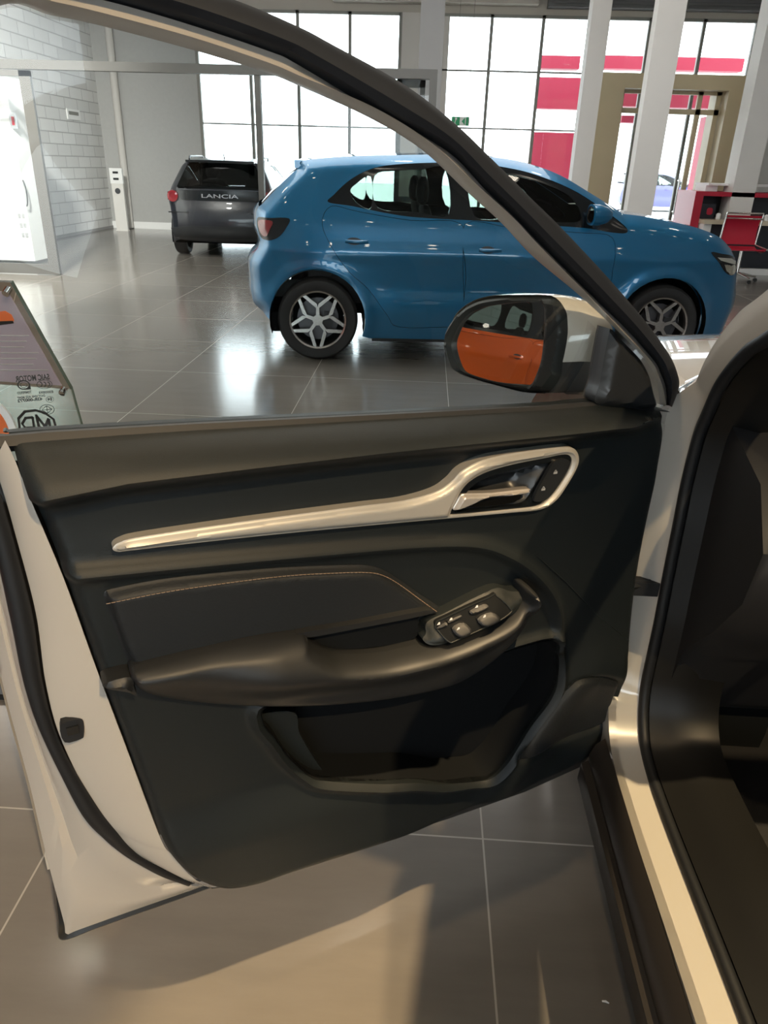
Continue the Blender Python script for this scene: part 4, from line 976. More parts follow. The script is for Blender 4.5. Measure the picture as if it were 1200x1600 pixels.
def trimW(u, v):
    u = np.asarray(u, float); v = np.asarray(v, float); Q = np.stack([u, v], 1)
    t, c = vTOP(u), vC1(u); s_ = np.clip((t-v)/np.maximum(t-c, .01), 0, 1)
    w = -.032+.070*(.35*s_+.65*(1-(1-s_)**2.2))*(.35+.65*S((u-.02)/.12)); below = c-v
    w = np.where(below > 0, (-.032+.070*(.35+.65*S((u-.02)/.12)))*(1-S(below/.035)), w)-.006*S(below/.02)*(1-S((below-.05)/.08))
    d = pdist(Q, RIDGE); w += .013*np.exp(-(d/.011)**2)
    dh = pdist(Q, HUMP); w += .020*np.exp(-(dh/.055)**2)
    sd = sdist(Q, SPK); w -= .008*np.exp(-((sd-.0)/.006)**2)
    sp_ = sdist(Q, POCKET); w += .012*np.exp(-((sp_+.009)/.008)**2)*S((1.0-v*1.0)/.3)
    e = pdist(Q, PANEL, True); w -= .020*np.clip(1-e/.018, 0, 1)**2
    w -= .02*np.exp(-((v-D(200, 1215)[1])/.004)**2)*0
    w += .018*S((.52-v)/.12)*S((u-.30)/.2)
    return w
def relief(name, poly, wf, m, parent, step, holes=(), depth=.02, label=None, rings=(), lines=()):
    V2, T = triangulate(poly, holes, step, rings, lines); W_ = wf(V2[:, 0], V2[:, 1]) if callable(wf) else np.full(len(V2), wf)
    V = DW(V2[:, 0], V2[:, 1], W_)
    if depth: V, Fc = with_skirt(V, T, -DN*depth)
    else: Fc = T
    return mk(name, V, Fc, m, parent, label=label)

# ---- painted shell: shut face along the latch side and bottom
K0 = [(8, 688), (22, 716), (50, 786), (100, 905), (150, 1043), (195, 1162), (250, 1308), (268, 1335), (285, 1355), (298, 1368), (312, 1378), (345, 1386)]
K1 = [(-12, 720), (4, 765), (24, 835), (56, 958), (72, 1070), (97, 1159), (150, 1264), (182, 1303), (205, 1326), (228, 1343), (262, 1361), (300, 1377)]
K2 = [(-50, 730), (-36, 775), (-12, 840), (15, 958), (40, 1075), (72, 1160), (124, 1250), (158, 1292), (186, 1322), (214, 1343), (252, 1364), (292, 1378)]
K2b = [(-64, 735), (-50, 790), (-24, 860), (2, 980), (30, 1095), (58, 1185), (88, 1285), (102, 1345), (122, 1395), (150, 1408), (210, 1408), (300, 1386)]
K3 = [(-80, 740), (-66, 800), (-40, 880), (-10, 1010), (16, 1115), (46, 1225), (72, 1335), (99, 1438), (104, 1459), (125, 1452), (215, 1420), (326, 1382)]
K3o = [(-80, 740), (-66, 800), (-42, 880), (-13, 1010), (13, 1117), (43, 1228), (68, 1338), (92, 1442), (97, 1467), (120, 1459), (212, 1426), (330, 1386)]
def ks(Kx, w0, w1=None):
    w1 = w0 if w1 is None else w1; n = len(Kx)
    P = np.array([DW1(*D(x, y, w0+(w1-w0)*i/(n-1)), w0+(w1-w0)*i/(n-1)) for i, (x, y) in enumerate(Kx)]); return cat_rom(P, False, 8)
r0, r1_, r2_, r2b, r3_ = ks(K0, -.018), ks(K1, -.045), ks(K2, -.052), ks(K2b, -.085), ks(K3, -.105)
shell_rails = [r0, (r0*.55+r1_*.45)+DN*.006, r1_]
door = mk('front_door', *loft([[tuple(p) for p in r_] for r_ in shell_rails]), 'white_paint', wroot, label='white painted door standing open with dark inner trim')
rr = [r2_-DN*.008, (r2_*.6+r2b*.4)-DN*.004, (r2_*.25+r2b*.75)-DN*.012, r2b-DN*.002, (r2b*.4+r3_*.6), r3_, r3_-DN*.012]
mk('outer_flange', *loft([[tuple(p) for p in r_] for r_ in rr]), 'white_paint', door)
mk('seal_channel', *loft([[tuple(p) for p in r_] for r_ in (r1_, r1_-DN*.012, (r1_+r2_)/2-DN*.015, r2_-DN*.012, r2_-DN*.004)]), 'seal', door)
sm_ = (r1_*.45+r2_*.55)
wid = [(np.linalg.norm(r1_[i]-r2_[i])) for i in range(len(r1_))]
MB().tube(list(sm_+DN*.002), [max(.006, w_*.44) for w_ in wid], 12).build('latch_side_seal', 'seal', door, True)
ro_ = ks(K3o, -.112)
lowr = [r3_-DN*.012, ro_+DN*.002, ro_-DN*.02, ro_-DN*.05]
n8 = 8*5
mk('outer_door_edge', *loft([[tuple(p) for p in r_[:n8+9]] for r_ in lowr]), 'white_paint', door)
K4 = [(86, 1352), (88, 1400), (92, 1440), (97, 1468), (150, 1450), (212, 1428), (275, 1406), (330, 1386)]
k4 = ks(K4, -.112); k5 = ks([(80, 1352), (84, 1400), (90, 1442), (97, 1469), (150, 1451), (212, 1429), (275, 1407), (330, 1387)], -.135)
k6 = ks([(104, 1372), (104, 1410), (104, 1440), (108, 1458), (155, 1441), (215, 1419), (275, 1398), (328, 1382)], -.107)
mk('lower_cladding', *loft([[tuple(p) for p in r_] for r_ in (k6-DN*.012, k4, k5, k5-DN*.03)]), 'black_satin', door)
# outer skin (far side of the door) with its bulge
uE = max(D(x, y, -.11)[0] for x, y in K3)
def skin():
    us = np.linspace(.03, 1.0, 24); vs = np.linspace(.30, 1.0, 16); rows = []
    for t in np.linspace(0, 1, 16):
        row = []
        for s_ in np.linspace(0, 1, 24):
            ub = D(-66, 800, -.12)[0]*(t)+D(97, 1466, -.12)[0]*(1-t); u_ = .02+(ub-.02)*s_
            zt_ = float(vTOP(u_))-.085; zb_ = .315; v_ = zb_+(zt_-zb_)*t
            row.append(tuple(DW1(u_, v_, -.125-.035*math.sin(math.pi*min(1, .15+t*.85))*(1-.35*t))))
        rows.append(row)
    return loft(rows)
mk('outer_skin', *skin(), 'white_paint', door)
# top ledge between trim and glass / outer skin
us = np.linspace(.02, 1.06, 30)
rows = [[tuple(DW1(u_, float(vTOP(u_))+dv, w_)) for u_ in us] for w_, dv in ((-.026, -.008), (-.034, .002), (-.041, .002), (-.042, -.02))]
mk('inner_belt_seal', *loft(rows), 'seal', door)
rows = [[tuple(DW1(u_, float(vTOP(u_))+dv, w_)) for u_ in us] for w_, dv in ((-.048, -.04), (-.052, -.035), (-.09, -.05), (-.135, -.09))]
mk('outer_belt_moulding', *loft(rows), 'black_satin', door)
# bottom closing of the shell under the trim
rows = []
for w_, dv in ((-.02, .012), (-.06, -.0), (-.11, -.005)):
    rows.append([tuple(DW1(*(D(x, y, w_)+np.array([0, dv])), w_)) for x, y in ((330, 1386), (400, 1376), (560, 1322), (700, 1277), (820, 1235), (905, 1197), (945, 1165))])
mk('shell_bottom', *loft(rows), 'seal', door)
rows = []
for w_ in (-.01, -.12): rows.append([tuple(DW1(.012, v_, w_)) for v_ in np.linspace(.33, 1.02, 10)])
mk('hinge_side_face', *loft(rows), 'white_paint', door)
# latch in the shut face
q = [(95, 1133), (124, 1124), (131, 1130), (131, 1150), (126, 1155), (101, 1160)]
lw = -.026
lp = DL(q, lw); relief('latch', cat_rom(lp, True, 3), lw, 'seal', door, .006, depth=.02)
a_ = DL([(103, 1139), (122, 1134), (124, 1146), (106, 1150)], lw+.003); relief('latch_claw', a_, lw+.003, 'black_gloss', door, .006, depth=.006)

# ---- inner trim
PANELK = PANEL
TRIM_O = cat_rom(DL([(176, 857), (188, 847), (230, 837), (400, 812), (560, 791), (630, 782), (680, 768), (705, 752), (722, 735), (750, 720), (785, 711), (830, 704), (875, 699), (895, 700), (904, 712), (902, 730), (884, 762), (868, 783), (845, 796), (800, 801), (700, 810), (600, 819), (450, 833), (300, 849), (205, 860), (184, 862)], .012), True, 5)
TRIM_I = cat_rom(DL([(704, 801), (712, 784), (722, 765), (737, 750), (762, 737), (800, 726), (850, 716), (882, 710), (893, 716), (890, 733), (874, 760), (858, 779), (838, 791), (790, 797), (712, 804)], .012), True, 5)
CUP = cat_rom(DL([(480, 1003), (560, 990), (672, 968), (668, 985), (668, 1008), (655, 1018), (600, 1030), (540, 1033), (510, 1026), (492, 1014)], .045), True, 4)
cuv = np.array([(u_, float(vC1(u_))) for u_ in np.linspace(-.02, 1.08, 60)])
panel = relief('inner_trim_panel', PANEL, trimW, 'door_plastic', door, .0055, holes=[TRIM_I, POCKET], depth=.012, rings=(.004, .009, .014),
    lines=[(RIDGE, (0, .0045, -.0045, .009, -.009, .014, -.014, .019, -.019)), (cuv, (-.004, 0, .005, .010))])
MB().tube([DW1(p[0], p[1], float(trimW([p[0]], [p[1]])[0])+.0002) for p in resample(SEAM, .01, False)], .0009, 6).build('trim_seam', 'door_plastic', door, True)
# map pocket tub
PW = lambda u, v: -.055+0*u
pk2, T2 = triangulate(offset_loop(POCKET, 0), [], .008)
V = DW(pk2[:, 0], pk2[:, 1], np.full(len(pk2), -.062)); Vv, Ff = with_skirt(V, T2, DN*.07)
mk('map_pocket', Vv, Ff, 'pocket', door)
# bottle divider inside the pocket
bd = cat_rom(DL([(410, 1122), (424, 1140), (452, 1180), (480, 1203), (508, 1214), (490, 1185), (470, 1150), (462, 1118)], -.01), True, 4)
relief('pocket_lip', bd, lambda u, v: -.018+0*u, 'door_plastic', door, .008, depth=.03)
# silver trim strip: crowned section
def trimS(u, v):
    Q = np.stack([u, v], 1); d = np.minimum(pdist(Q, TRIM_O, True), pdist(Q, TRIM_I, True)); return .012+.008*S(d/.010)
relief('silver_trim', TRIM_O, trimS, 'silver_trim', door, .0035, holes=[TRIM_I], depth=.022, rings=(.0017, .0034, .0052), label='satin silver strip sweeping up around the door handle')
# handle bezel, cup, lever, lock switches
BZ_I = cat_rom(DL([(712, 797), (722, 776), (732, 762), (745, 752), (768, 742), (803, 732), (850, 722), (868, 720), (858, 737), (842, 757), (832, 774), (818, 788), (780, 793), (720, 799)], .006), True, 4)
relief('handle_bezel', TRIM_I, lambda u, v: .010+0*u, 'black_gloss', door, .006, holes=[BZ_I], depth=.012)
cv, ct = triangulate(BZ_I, [], .008); V = DW(cv[:, 0], cv[:, 1], -.030+.028*S(1-pdist(cv, BZ_I, True)/.03)); mk('handle_cup', V, ct, 'black_satin', door)
und = cat_rom(DL([(735, 792), (750, 785), (775, 779), (812, 774), (808, 782), (790, 788), (760, 792)], .004), True, 4)
relief('lever_recess_plate', und, .004, 'chrome', door, .004, depth=.008)
lev = cat_rom(DL([(709, 797), (714, 786), (722, 774), (735, 772), (770, 771), (825, 765), (828, 768), (826, 771), (800, 775), (770, 777), (752, 782), (738, 789), (718, 797)], .014), True, 4)
def levW(u, v):
    Q = np.stack([u, v], 1); return .012+.008*S(pdist(Q, lev, True)/.005)
relief('handle_lever', lev, levW, 'lever_silver', door, .0016, depth=.012, rings=(.0008, .0017, .0028), label='chrome door pull lever')
lk = cat_rom(DL([(833, 779), (843, 757), (866, 720), (888, 719), (886, 731), (868, 761), (853, 779), (838, 783)], .012), True, 4)
lo = relief('lock_switch', lk, .0145, 'black_satin', door, .006, depth=.006)
def icon_lock(px, py, parent, s_=.0042, w=.0155, m='grey_icon'):
    c = D(px, py, w); b = MB()
    f = lambda a, b_, h: tuple(DW1(c[0]-a, c[1]+b_, w+h))
    b.prism([(-s_, -s_), (s_, -s_), (s_, 0), (-s_, 0)], 0, .0004, f)
    ring = [(s_*.6*math.cos(t), s_*.9*math.sin(t)) for t in np.linspace(0, math.pi, 8)]
    b.prism(ring+[(x*.55, y*.6) for x, y in ring[::-1]], 0, .0004, f); return b.build('lock_icon', m, parent)
# icons are sub-parts of the door themselves
icon_lock(868, 737, door, .0036); icon_lock(849, 763, door, .0036)
# cloth insert with piping and stitching
INS = cat_rom(DL([(165, 945), (164, 934), (176, 926), (275, 908), (431, 893), (540, 888), (575, 888), (600, 894), (628, 911), (660, 933), (690, 953), (690, 962), (666, 968), (588, 982), (480, 1001), (420, 1008), (338, 1025), (214, 1053), (204, 1046), (188, 1008)], .012), True, 5)
def insW(u, v):
    Q = np.stack([u, v], 1); d = pdist(Q, INS, True); return .002+.014*S(d/.012)
relief('padded_insert', INS, insW, 'cloth', door, .005, depth=.018, rings=(.002, .004, .006, .009))
ST = resample(cat_rom(DL([(166, 944), (275, 923), (431, 902), (520, 896), (575, 895), (600, 900), (625, 914), (655, 936), (684, 957)], .018), False, 6), .0012, False)
sb = MB(); i = 0
while i+5 < len(ST):
    p0 = DW1(ST[i][0], ST[i][1], .0172); p1 = DW1(ST[i+4][0], ST[i+4][1], .0172)
    sb.tube([p0, (p0+p1)/2+DN*.0004, p1], .00055, 5); i += 5
o_ = sb.build('stitching', 'stitch', door, True); o_['kind'] = 'stuff'
# armrest
ARM = cat_rom(DL([(207, 1062), (230, 1052), (340, 1025), (420, 1008), (478, 1001), (490, 1012), (512, 1026), (540, 1033), (600, 1031), (655, 1019), (700, 1008), (760, 984), (800, 962), (822, 942), (827, 925), (838, 925), (846, 945), (845, 968), (825, 1005), (795, 1037), (750, 1070), (705, 1090), (620, 1108), (520, 1119), (420, 1122), (320, 1118), (250, 1106), (222, 1092), (210, 1078)], .045), True, 5)
CREST = cat_rom(DL([(205, 1072), (300, 1070), (400, 1068), (500, 1058), (600, 1049), (680, 1033), (760, 1003), (810, 975), (838, 940)], .07), False, 5)
crv = lambda u: np.interp(u, CREST[::-1, 0] if CREST[0, 0] > CREST[-1, 0] else CREST[:, 0], CREST[::-1, 1] if CREST[0, 0] > CREST[-1, 0] else CREST[:, 1])
ARMT = DL([(207, 1060), (340, 1025), (478, 1001), (540, 1033), (655, 1019), (760, 984), (827, 925)], .045)
def armW(u, v):
    Q = np.stack([u, v], 1); d = pdist(Q, ARM, True); c = crv(u)
    h = np.where(v > c, 1-.38*S((v-c)/.055), 1-.75*S((c-v)/.075)**1.0)
    e = np.sqrt(np.clip(1-(1-np.clip(d/.018, 0, 1))**2, 0, 1))*.8+.2
    return .012+.062*h*e*(1-.35*S((u-.70)/.12))
relief('armrest', ARM, armW, 'soft_trim', door, .005, depth=.03, rings=(.0012, .0028, .005, .008, .0115, .015))
AL = cat_rom(DL([(510, 1101), (600, 1098), (680, 1084), (730, 1066)], .05), False, 6)
ec = cat_rom(DL([(162, 1069), (203, 1058), (210, 1076), (214, 1088), (200, 1082), (170, 1077)], .03), True, 4)
relief('armrest_end_cap', ec, lambda u, v: .030+.008*S(pdist(np.stack([u, v], 1), ec, True)/.01), 'soft_trim', door, .005, depth=.03)
# pull pocket and switch console
relief('pull_cup', CUP, lambda u, v: .012+0*u, 'pocket', door, .01, depth=.0)
lipc = cat_rom(DL([(472, 1000), (560, 985), (674, 963), (674, 970), (560, 993), (484, 1007)], .045), True, 3)
relief('pull_cup_lip', lipc, .028, 'soft_trim', door, .006, depth=.02)
vCT = curve_v(DL([(640, 1000), (662, 980), (700, 955), (770, 921), (800, 918), (840, 915)], .035))
def conB(u, v): return .016+.034*S((vCT(u)-v)/.050)
def DLc(pts, off):
    out = []
    for x, y in pts:
        w_ = .035
        for _ in range(4): q_ = D(x, y, w_); w_ = float(conB(q_[0], q_[1]))+off
        out.append(q_)
    return np.array(out)
CON = cat_rom(DLc([(662, 985), (668, 972), (700, 955), (770, 922), (800, 925), (828, 926), (824, 942), (802, 962), (760, 984), (700, 1007), (676, 1012), (664, 1003)], 0.0), True, 4)
def conW(u, v):
    Q = np.stack([u, v], 1); return conB(u, v)-.004+.006*S(pdist(Q, CON, True)/.010)
relief('switch_console', CON, conW, 'door_plastic', door, .005, depth=.04, rings=(.002, .004, .006))
SW = cat_rom(DLc([(677, 973), (690, 963), (765, 930), (776, 931), (798, 952), (792, 962), (716, 999), (702, 1003), (692, 994)], .004), True, 4)
relief('switch_panel', SW, lambda u, v: conB(u, v)+.004, 'pocket', door, .006, depth=.006)
edge = resample(SW, .004, True); MB().tube([DW1(p[0], p[1], float(conB(p[0], p[1]))+.005) for p in list(edge)+[edge[0]]], .0012, 6, False).build('switch_panel_rim', 'door_plastic', door, True)
for q, ic in (([(692, 983), (718, 969), (728, 981), (704, 993)], None), ([(684, 981), (697, 974), (707, 986), (694, 993)], (695, 985)), ([(702, 971), (720, 963), (728, 972), (710, 981)], (709, 972)), ([(712, 988), (730, 979), (738, 988), (720, 997)], (721, 988)),
              ([(738, 958), (760, 948), (770, 956), (748, 967)], (750, 953)), ([(750, 972), (772, 961), (782, 969), (760, 980)], (762, 968))):
    if ic is None: continue
    P = cat_rom(DLc(q, .009), True, 3)
    relief('window_switch', P, lambda u, v, P=P: conB(u, v)+.009+.003*S(pdist(np.stack([u, v], 1), P, True)/.003), 'seal', door, .002, depth=.006, rings=(.001, .002))
    c = DLc([ic], .0128)[0]; m_ = MB(); wi = float(conB(c[0], c[1]))+.0128; f = lambda a, b_, h: tuple(DW1(c[0]-a, c[1]+b_, wi+h))
    m_.prism([(-.0026, -.0020), (.0026, -.0020), (.0022, .0022), (-.0004, .0022)], 0, .0004, f).build('switch_icon', 'icon', door)
# speaker panel
relief('speaker_panel', SPK, lambda u, v: trimW(u, v)+.0025, 'cloth', door, .006, depth=.004, rings=(.003, .006, .009))

# ---- window frame
FL = [(0, 9), (80, 24), (157, 40), (308, 80), (420, 115), (471, 136), (575, 183), (658, 233), (728, 298), (783, 348), (833, 401), (907, 463), (966, 518), (1003, 556), (1017, 575), (1027, 600), (1031, 632)]
FR = [(0, -14), (82, 2), (160, 20), (300, 58), (420, 98), (470, 119), (585, 168), (675, 224), (742, 286), (800, 338), (845, 386), (914, 456), (975, 520), (1018, 565), (1028, 585), (1036, 606), (1041, 633)]
FU = [(0, -30), (84, -14), (161, 0), (285, 35), (420, 80), (467, 102), (600, 182), (700, 237), (760, 298), (800, 336), (845, 383), (921, 458), (985, 521), (1023, 565), (1032, 582), (1040, 604), (1044, 633)]
FO = [(30, -100), (130, -72), (230, -43), (367, 0), (467, 42), (520, 70), (633, 133), (712, 194), (770, 250), (830, 310), (879, 358), (950, 434), (1010, 504), (1045, 553), (1058, 582), (1061, 605), (1050, 636)]
EXT_L = [(1.02, 1.475), (1.075, 1.38), (1.095, 1.20), (1.10, 1.04)]
def fr_(Kx, w, du=0.0, dv=0.0):
    P = [np.array([e[0]+du, e[1]+dv]) for e in EXT_L[::-1]]+[D(x, y, w) for x, y in Kx]
    return np.array([DW1(p[0], p[1], w) for p in cat_rom(P, False, 6)])
a0 = fr_(FL, -.05, -.03, -.0); a1 = fr_(FL, -.032, -.03); a2 = fr_(FR, -.004, -.012, .01); a3 = fr_(FU, -.012, 0, .02); a4 = fr_(FU, -.03, 0, .02)
mk('window_frame_trim', *loft([[tuple(p) for p in r_] for r_ in (a0, a1, (a1+a2)/2+DN*.004, a2, a3, a4)]), 'frame_silver', door, label='silver grey painted frame strip around the door glass')
b0 = fr_(FU, -.018, 0, .02); bm = fr_([((x+x2)/2, (y+y2)/2) for (x, y), (x2, y2) in zip(FU, FO)], .012, .02, .04)
b3 = fr_(FO, -.008, .04, .06); b4 = fr_(FO, -.06, .04, .06); b5 = fr_(FL, -.06, -.03); 
bq = fr_([(x*.75+x2*.25, y*.75+y2*.25) for (x, y), (x2, y2) in zip(FU, FO)], .006, .01, .03); bq2 = fr_([(x*.2+x2*.8, y*.2+y2*.8) for (x, y), (x2, y2) in zip(FU, FO)], .006, .03, .05)
mk('window_frame_rubber', *loft([[tuple(p) for p in r_] for r_ in (b0, bq, bm, bq2, b3, b4, b5, a0)]), 'rubber', door)
# side glass
GL = [D(x, y, -.045) for x, y in FL]
gp = np.array([(1.085, 1.03), (1.08, 1.20), (1.055, 1.38), (1.0, 1.48)]+[tuple(p) for p in GL]+[(float(D(1031, 632, -.045)[0]), 1.0)])
gv, gt = triangulate(cat_rom(gp, True, 2), [], .06)
bm_ = DW(gv[:, 0], gv[:, 1], np.full(len(gv), -.043)); mk('door_window_glass', bm_, gt, 'door_glass', door)
# mirror sail
SAIL = cat_rom(DL([(938, 633), (944, 600), (950, 565), (959, 520), (963, 517), (985, 541), (1006, 563), (1020, 588), (1027, 615), (1030, 640), (985, 640)], -.02), True, 4)
relief('mirror_sail', SAIL, lambda u, v: -.030+.014*S(pdist(np.stack([u, v], 1), SAIL, True)/.012), 'black_satin', door, .008, depth=.03)

# ---- glass print (seen from the inside, so mirrored)
GW = -.0415
def gpt(px, py): return D(px, py, GW)
def gprint(name, V2, Fc, cx, cy, flip=True, m='black_print'):
    c = gpt(cx, cy); return mk(name, [tuple(DW1(c[0]+(v[0] if flip else -v[0]), c[1]+v[1], GW)) for v in V2], Fc, m, door, False)
wpx = abs(gpt(78, 591)[0]-gpt(24, 591)[0])
V2, Fc = text_mesh('SAIC MOTOR', .009, .0003, wpx); gprint('glass_lettering', V2, Fc, 51, 591)
V2, Fc = text_mesh('E000893', .004, .0001, wpx*.42); gprint('glass_lettering', V2, Fc, 72, 613)
V2, Fc = text_mesh('TEMPERED', .004, .0001, wpx*.42); gprint('glass_lettering', V2, Fc, 38, 613.5)
V2, Fc = text_mesh('DOT1045 AS2 M348', .0036, .0001, wpx*.82); gprint('glass_lettering', V2, Fc, 49, 620)
V2, Fc = text_mesh('43R-000772', .0046, .0002, wpx*.74); gprint('glass_lettering', V2, Fc, 47, 625)
def ringm(cx, cy, rx, ry, t, a0=0, a1=2*math.pi, n=28):
    c = gpt(cx, cy); A = np.linspace(a0, a1, n); V = []; Fc = []
    for a in A:
        for k in (1, 0): V.append(tuple(DW1(c[0]-(rx-t*k)*math.cos(a), c[1]+(ry-t*k)*math.sin(a), GW)))
    for i in range(n-1): Fc.append((2*i, 2*i+2, 2*i+3, 2*i+1))
    return V, Fc
px1 = abs(gpt(60, 600)[0]-gpt(61, 600)[0])
m_ = MB().add(*ringm(69.5, 600.5, 12.5*px1, 8*px1, 1*px1))
for dx in (-6, 0, 6): m_.add(*ringm(67.5+dx, 600.5, 5*px1, 5*px1, 1.6*px1, -1.3, 1.3, 12))
m_.build('safety_mark', 'black_print', door)
m_ = MB().add(*ringm(37, 601.5, 10*px1, 8.5*px1, 2.2*px1)).add(*ringm(37, 601.5, 5.5*px1, 5*px1, .8*px1))
c = gpt(44, 606); m_.add([tuple(DW1(c[0]+a*px1, c[1]+b*px1, GW)) for a, b in ((4, -3), (-4, -3), (-4, 4))], [(0, 1, 2)]).build('safety_mark', 'black_print', door)
m_ = MB().add(*ringm(78, 624, 6.5*px1, 5.5*px1, .7*px1)); m_.build('safety_mark', 'black_print', door)
V2, Fc = text_mesh('E4', .0048, .0002); gprint('glass_lettering', V2, Fc, 78, 624)
m_ = MB().add(*ringm(73.5, 640, 12*px1, 9.5*px1, .9*px1)); c = gpt(73.5, 640)
def seg(a, b, t=.8*px1):
    a = np.array(a)*px1; b = np.array(b)*px1; d = (b-a)/np.linalg.norm(b-a); n = np.array([-d[1], d[0]])*t*.6
    m_.add([tuple(DW1(c[0]-p[0], c[1]+p[1], GW)) for p in (a-n, b-n, b+n, a+n)], [(0, 1, 2, 3)])
for a, b in (((-8, 0), (0, 7)), ((0, 7), (8, 0)), ((8, 0), (0, -7)), ((0, -7), (-8, 0)), ((-8, 0), (8, 0)), ((0, -7), (0, 7))): seg(a, b)
m_.build('safety_mark', 'black_print', door)

# ---- door mirror
MY = 1.32
MC = ony(785, 537, MY)
MIR_D = np.array([-.95, -.27, -.06]); MIR_D /= np.linalg.norm(MIR_D)
toC = (CAM-MC)/np.linalg.norm(CAM-MC); MN = toC+MIR_D; MN /= np.linalg.norm(MN)
def MP(px, py, d=0.0): return onpl(px, py, MC-MN*d, MN)
RIM_O = [(692, 541), (694, 518), (709, 493), (733, 473), (762, 464), (800, 462), (840, 462), (867, 465), (883, 483), (887, 510), (886, 530), (883, 547), (879, 566), (875, 589), (861, 610), (851, 614), (819, 613), (787, 607), (735, 593), (707, 581), (697, 562)]
GLS = [(705, 539), (709, 525), (718, 507), (731, 492), (745, 484), (762, 478), (800, 473), (838, 472), (848, 476), (850, 486), (850, 520), (846, 560), (838, 585), (829, 601), (813, 602), (773, 597), (728, 584), (715, 573), (708, 556)]
GO = cat_rom([MP(*p) for p in RIM_O], True, 4); GI = cat_rom([MP(*p) for p in GLS], True, 4)
e1 = np.cross([0, 0, 1], MN); e1 /= np.linalg.norm(e1); e2 = np.cross(MN, e1)
def to2(P): return np.array([((p-MC)@e1, (p-MC)@e2) for p in P])
def to3(V2, h): return np.array([MC+v[0]*e1+v[1]*e2+hh*MN for v, hh in zip(V2, h)])
o2, i2 = to2(GO), to2(GI)
V2, T = triangulate(o2, [i2], .006, rings=(.003, .006)); h = .010*S(np.minimum(pdist(V2, o2, True), pdist(V2, i2, True))/.008)-.012*S(1-pdist(V2, o2, True)/.012)
V, Fc = with_skirt(to3(V2, h), T, -MN*.012); mk('mirror_rim', V, Fc, 'door_plastic', door)
V2, T = triangulate(i2, [], .012); cg = i2.mean(0); RC = 1.7
h = -.004-((V2-cg)**2).sum(1)/(2*RC); mo = mk('mirror_glass', to3(V2, h), T, 'mirror', door)
# housing: white cap over the top and right, black foot below
A_ = [(700, 520), (713, 490), (737, 471), (765, 462.5), (802, 460.5), (842, 460.5), (866, 464), (882, 482), (887, 510), (886, 530), (883, 548), (879, 566)]
B_ = [(706, 522), (718, 494), (740, 474), (768, 463), (805, 458.5), (850, 458), (895, 463), (924, 475), (942, 494), (957, 514), (951, 543), (944, 566)]
C_ = [(740, 530), (745, 505), (760, 485), (780, 474), (810, 470), (850, 472), (890, 478), (918, 492), (932, 510), (940, 525), (940, 545), (936, 566)]
def mr(L_, d): return cat_rom([MP(x, y, d) for x, y in L_], False, 5)
capr = [mr(A_, .006), mr([(a*.5+b*.5, c_*.5+d_*.5-.8) for (a, c_), (b, d_) in zip(A_, B_)], .02), mr(B_, .045), mr(C_, .09), mr([(x*.7+850*.3, y*.6+525*.4) for x, y in C_], .11)]
mk('mirror_cap', *loft([[tuple(p) for p in r_] for r_ in capr]), 'white_paint', door, label='white cap of the door mirror')
A2 = [(879, 566), (876, 588), (862, 609), (851, 614), (830, 613)]
B2 = [(944, 566), (941, 585), (936, 600), (926, 612), (880, 613)]
C2 = [(950, 566), (950, 585), (950, 604), (940, 616), (885, 616)]
mk('mirror_foot', *loft([[tuple(p) for p in r_] for r_ in (mr(A2, .006), mr([((a+b)/2, (c_+d_)/2) for (a, c_), (b, d_) in zip(A2, B2)], .012), mr(B2, .02), mr(C2, .03))]), 'black_satin', door)
mw_ = [MP(x, y, .035) for x, y in ((826, 634), (838, 615), (860, 613), (905, 613), (931, 627), (932, 636))]
mb_ = [p-MN*.05 for p in mw_]; mk('mirror_lower_cover', mw_+mb_, [tuple(range(6)), (1, 7, 8, 2), (2, 8, 9, 3), (3, 9, 10, 4), (0, 6, 7, 1)], 'white_paint', door, False)
under = [(700, 560), (715, 580), (740, 592), (790, 606), (819, 613), (851, 615)]
mk('mirror_underside', *loft([[tuple(p) for p in r_] for r_ in (mr(under, .006), mr([(x+12, y-6) for x, y in under], .05), mr([(x*.6+820*.4, y*.5+560*.5) for x, y in under], .09))]), 'black_satin', door)
mk('mirror_back_panel', *loft([[tuple(p) for p in r_] for r_ in (mr(C2[:4], .04), mr([(760, 540), (770, 560), (790, 580), (800, 590)], .10))]), 'black_satin', door)
# ================================================================== INFO STAND BEYOND THE DOOR
A = ony(112, 607, 1.78); B = ony(18, 440, 1.62)
eu = (B-A)/np.linalg.norm(B-A); ew = np.array([-.995, .10, 0.0]); ew = ew-eu*(ew@eu); ew /= np.linalg.norm(ew); en = np.cross(eu, ew); LB = np.linalg.norm(B-A)
st = empty('acrylic_info_stand', (A[0]-.2, A[1], 0), 'clear acrylic info stand with a lavender sheet seen through the door glass', 'info stand')
SGN = -1 if (CAM-A)@en > 0 else 1
def SB(a, b, h=0): return A+ew*a+eu*b+en*h*SGN
def slab(name, pts, h0, h1, m, parent=st):
    b = MB(); b.prism(pts, h0, h1, lambda p, q, h: tuple(SB(p, q, h))); return b.build(name, m, parent)
slab('board', [(0, -.0), (0, LB), (.42, LB), (.42, 0)], -.003, .003, 'acrylic')
slab('board_edge', [(-.002, 0), (-.002, LB), (.001, LB), (.001, 0)], -.004, .004, 'acrylic_edge')
slab('sheet', [(.020, .012), (.020, LB-.026), (.40, LB-.026), (.40, .012)], -.0042, -.0036, 'lavender')
def onS(px, py, h=-.005):
    q = onpl(px, py, A+en*h*SGN, en); return ((q-A)@ew, (q-A)@eu)
bl = [onS(*p) for p in ((0, 487), (8, 486), (18, 492), (22, 500), (20, 505), (10, 506), (0, 507), (-30, 507), (-40, 497), (-20, 486))]
slab('printed_car', bl, -.0052, -.0044, 'orange')
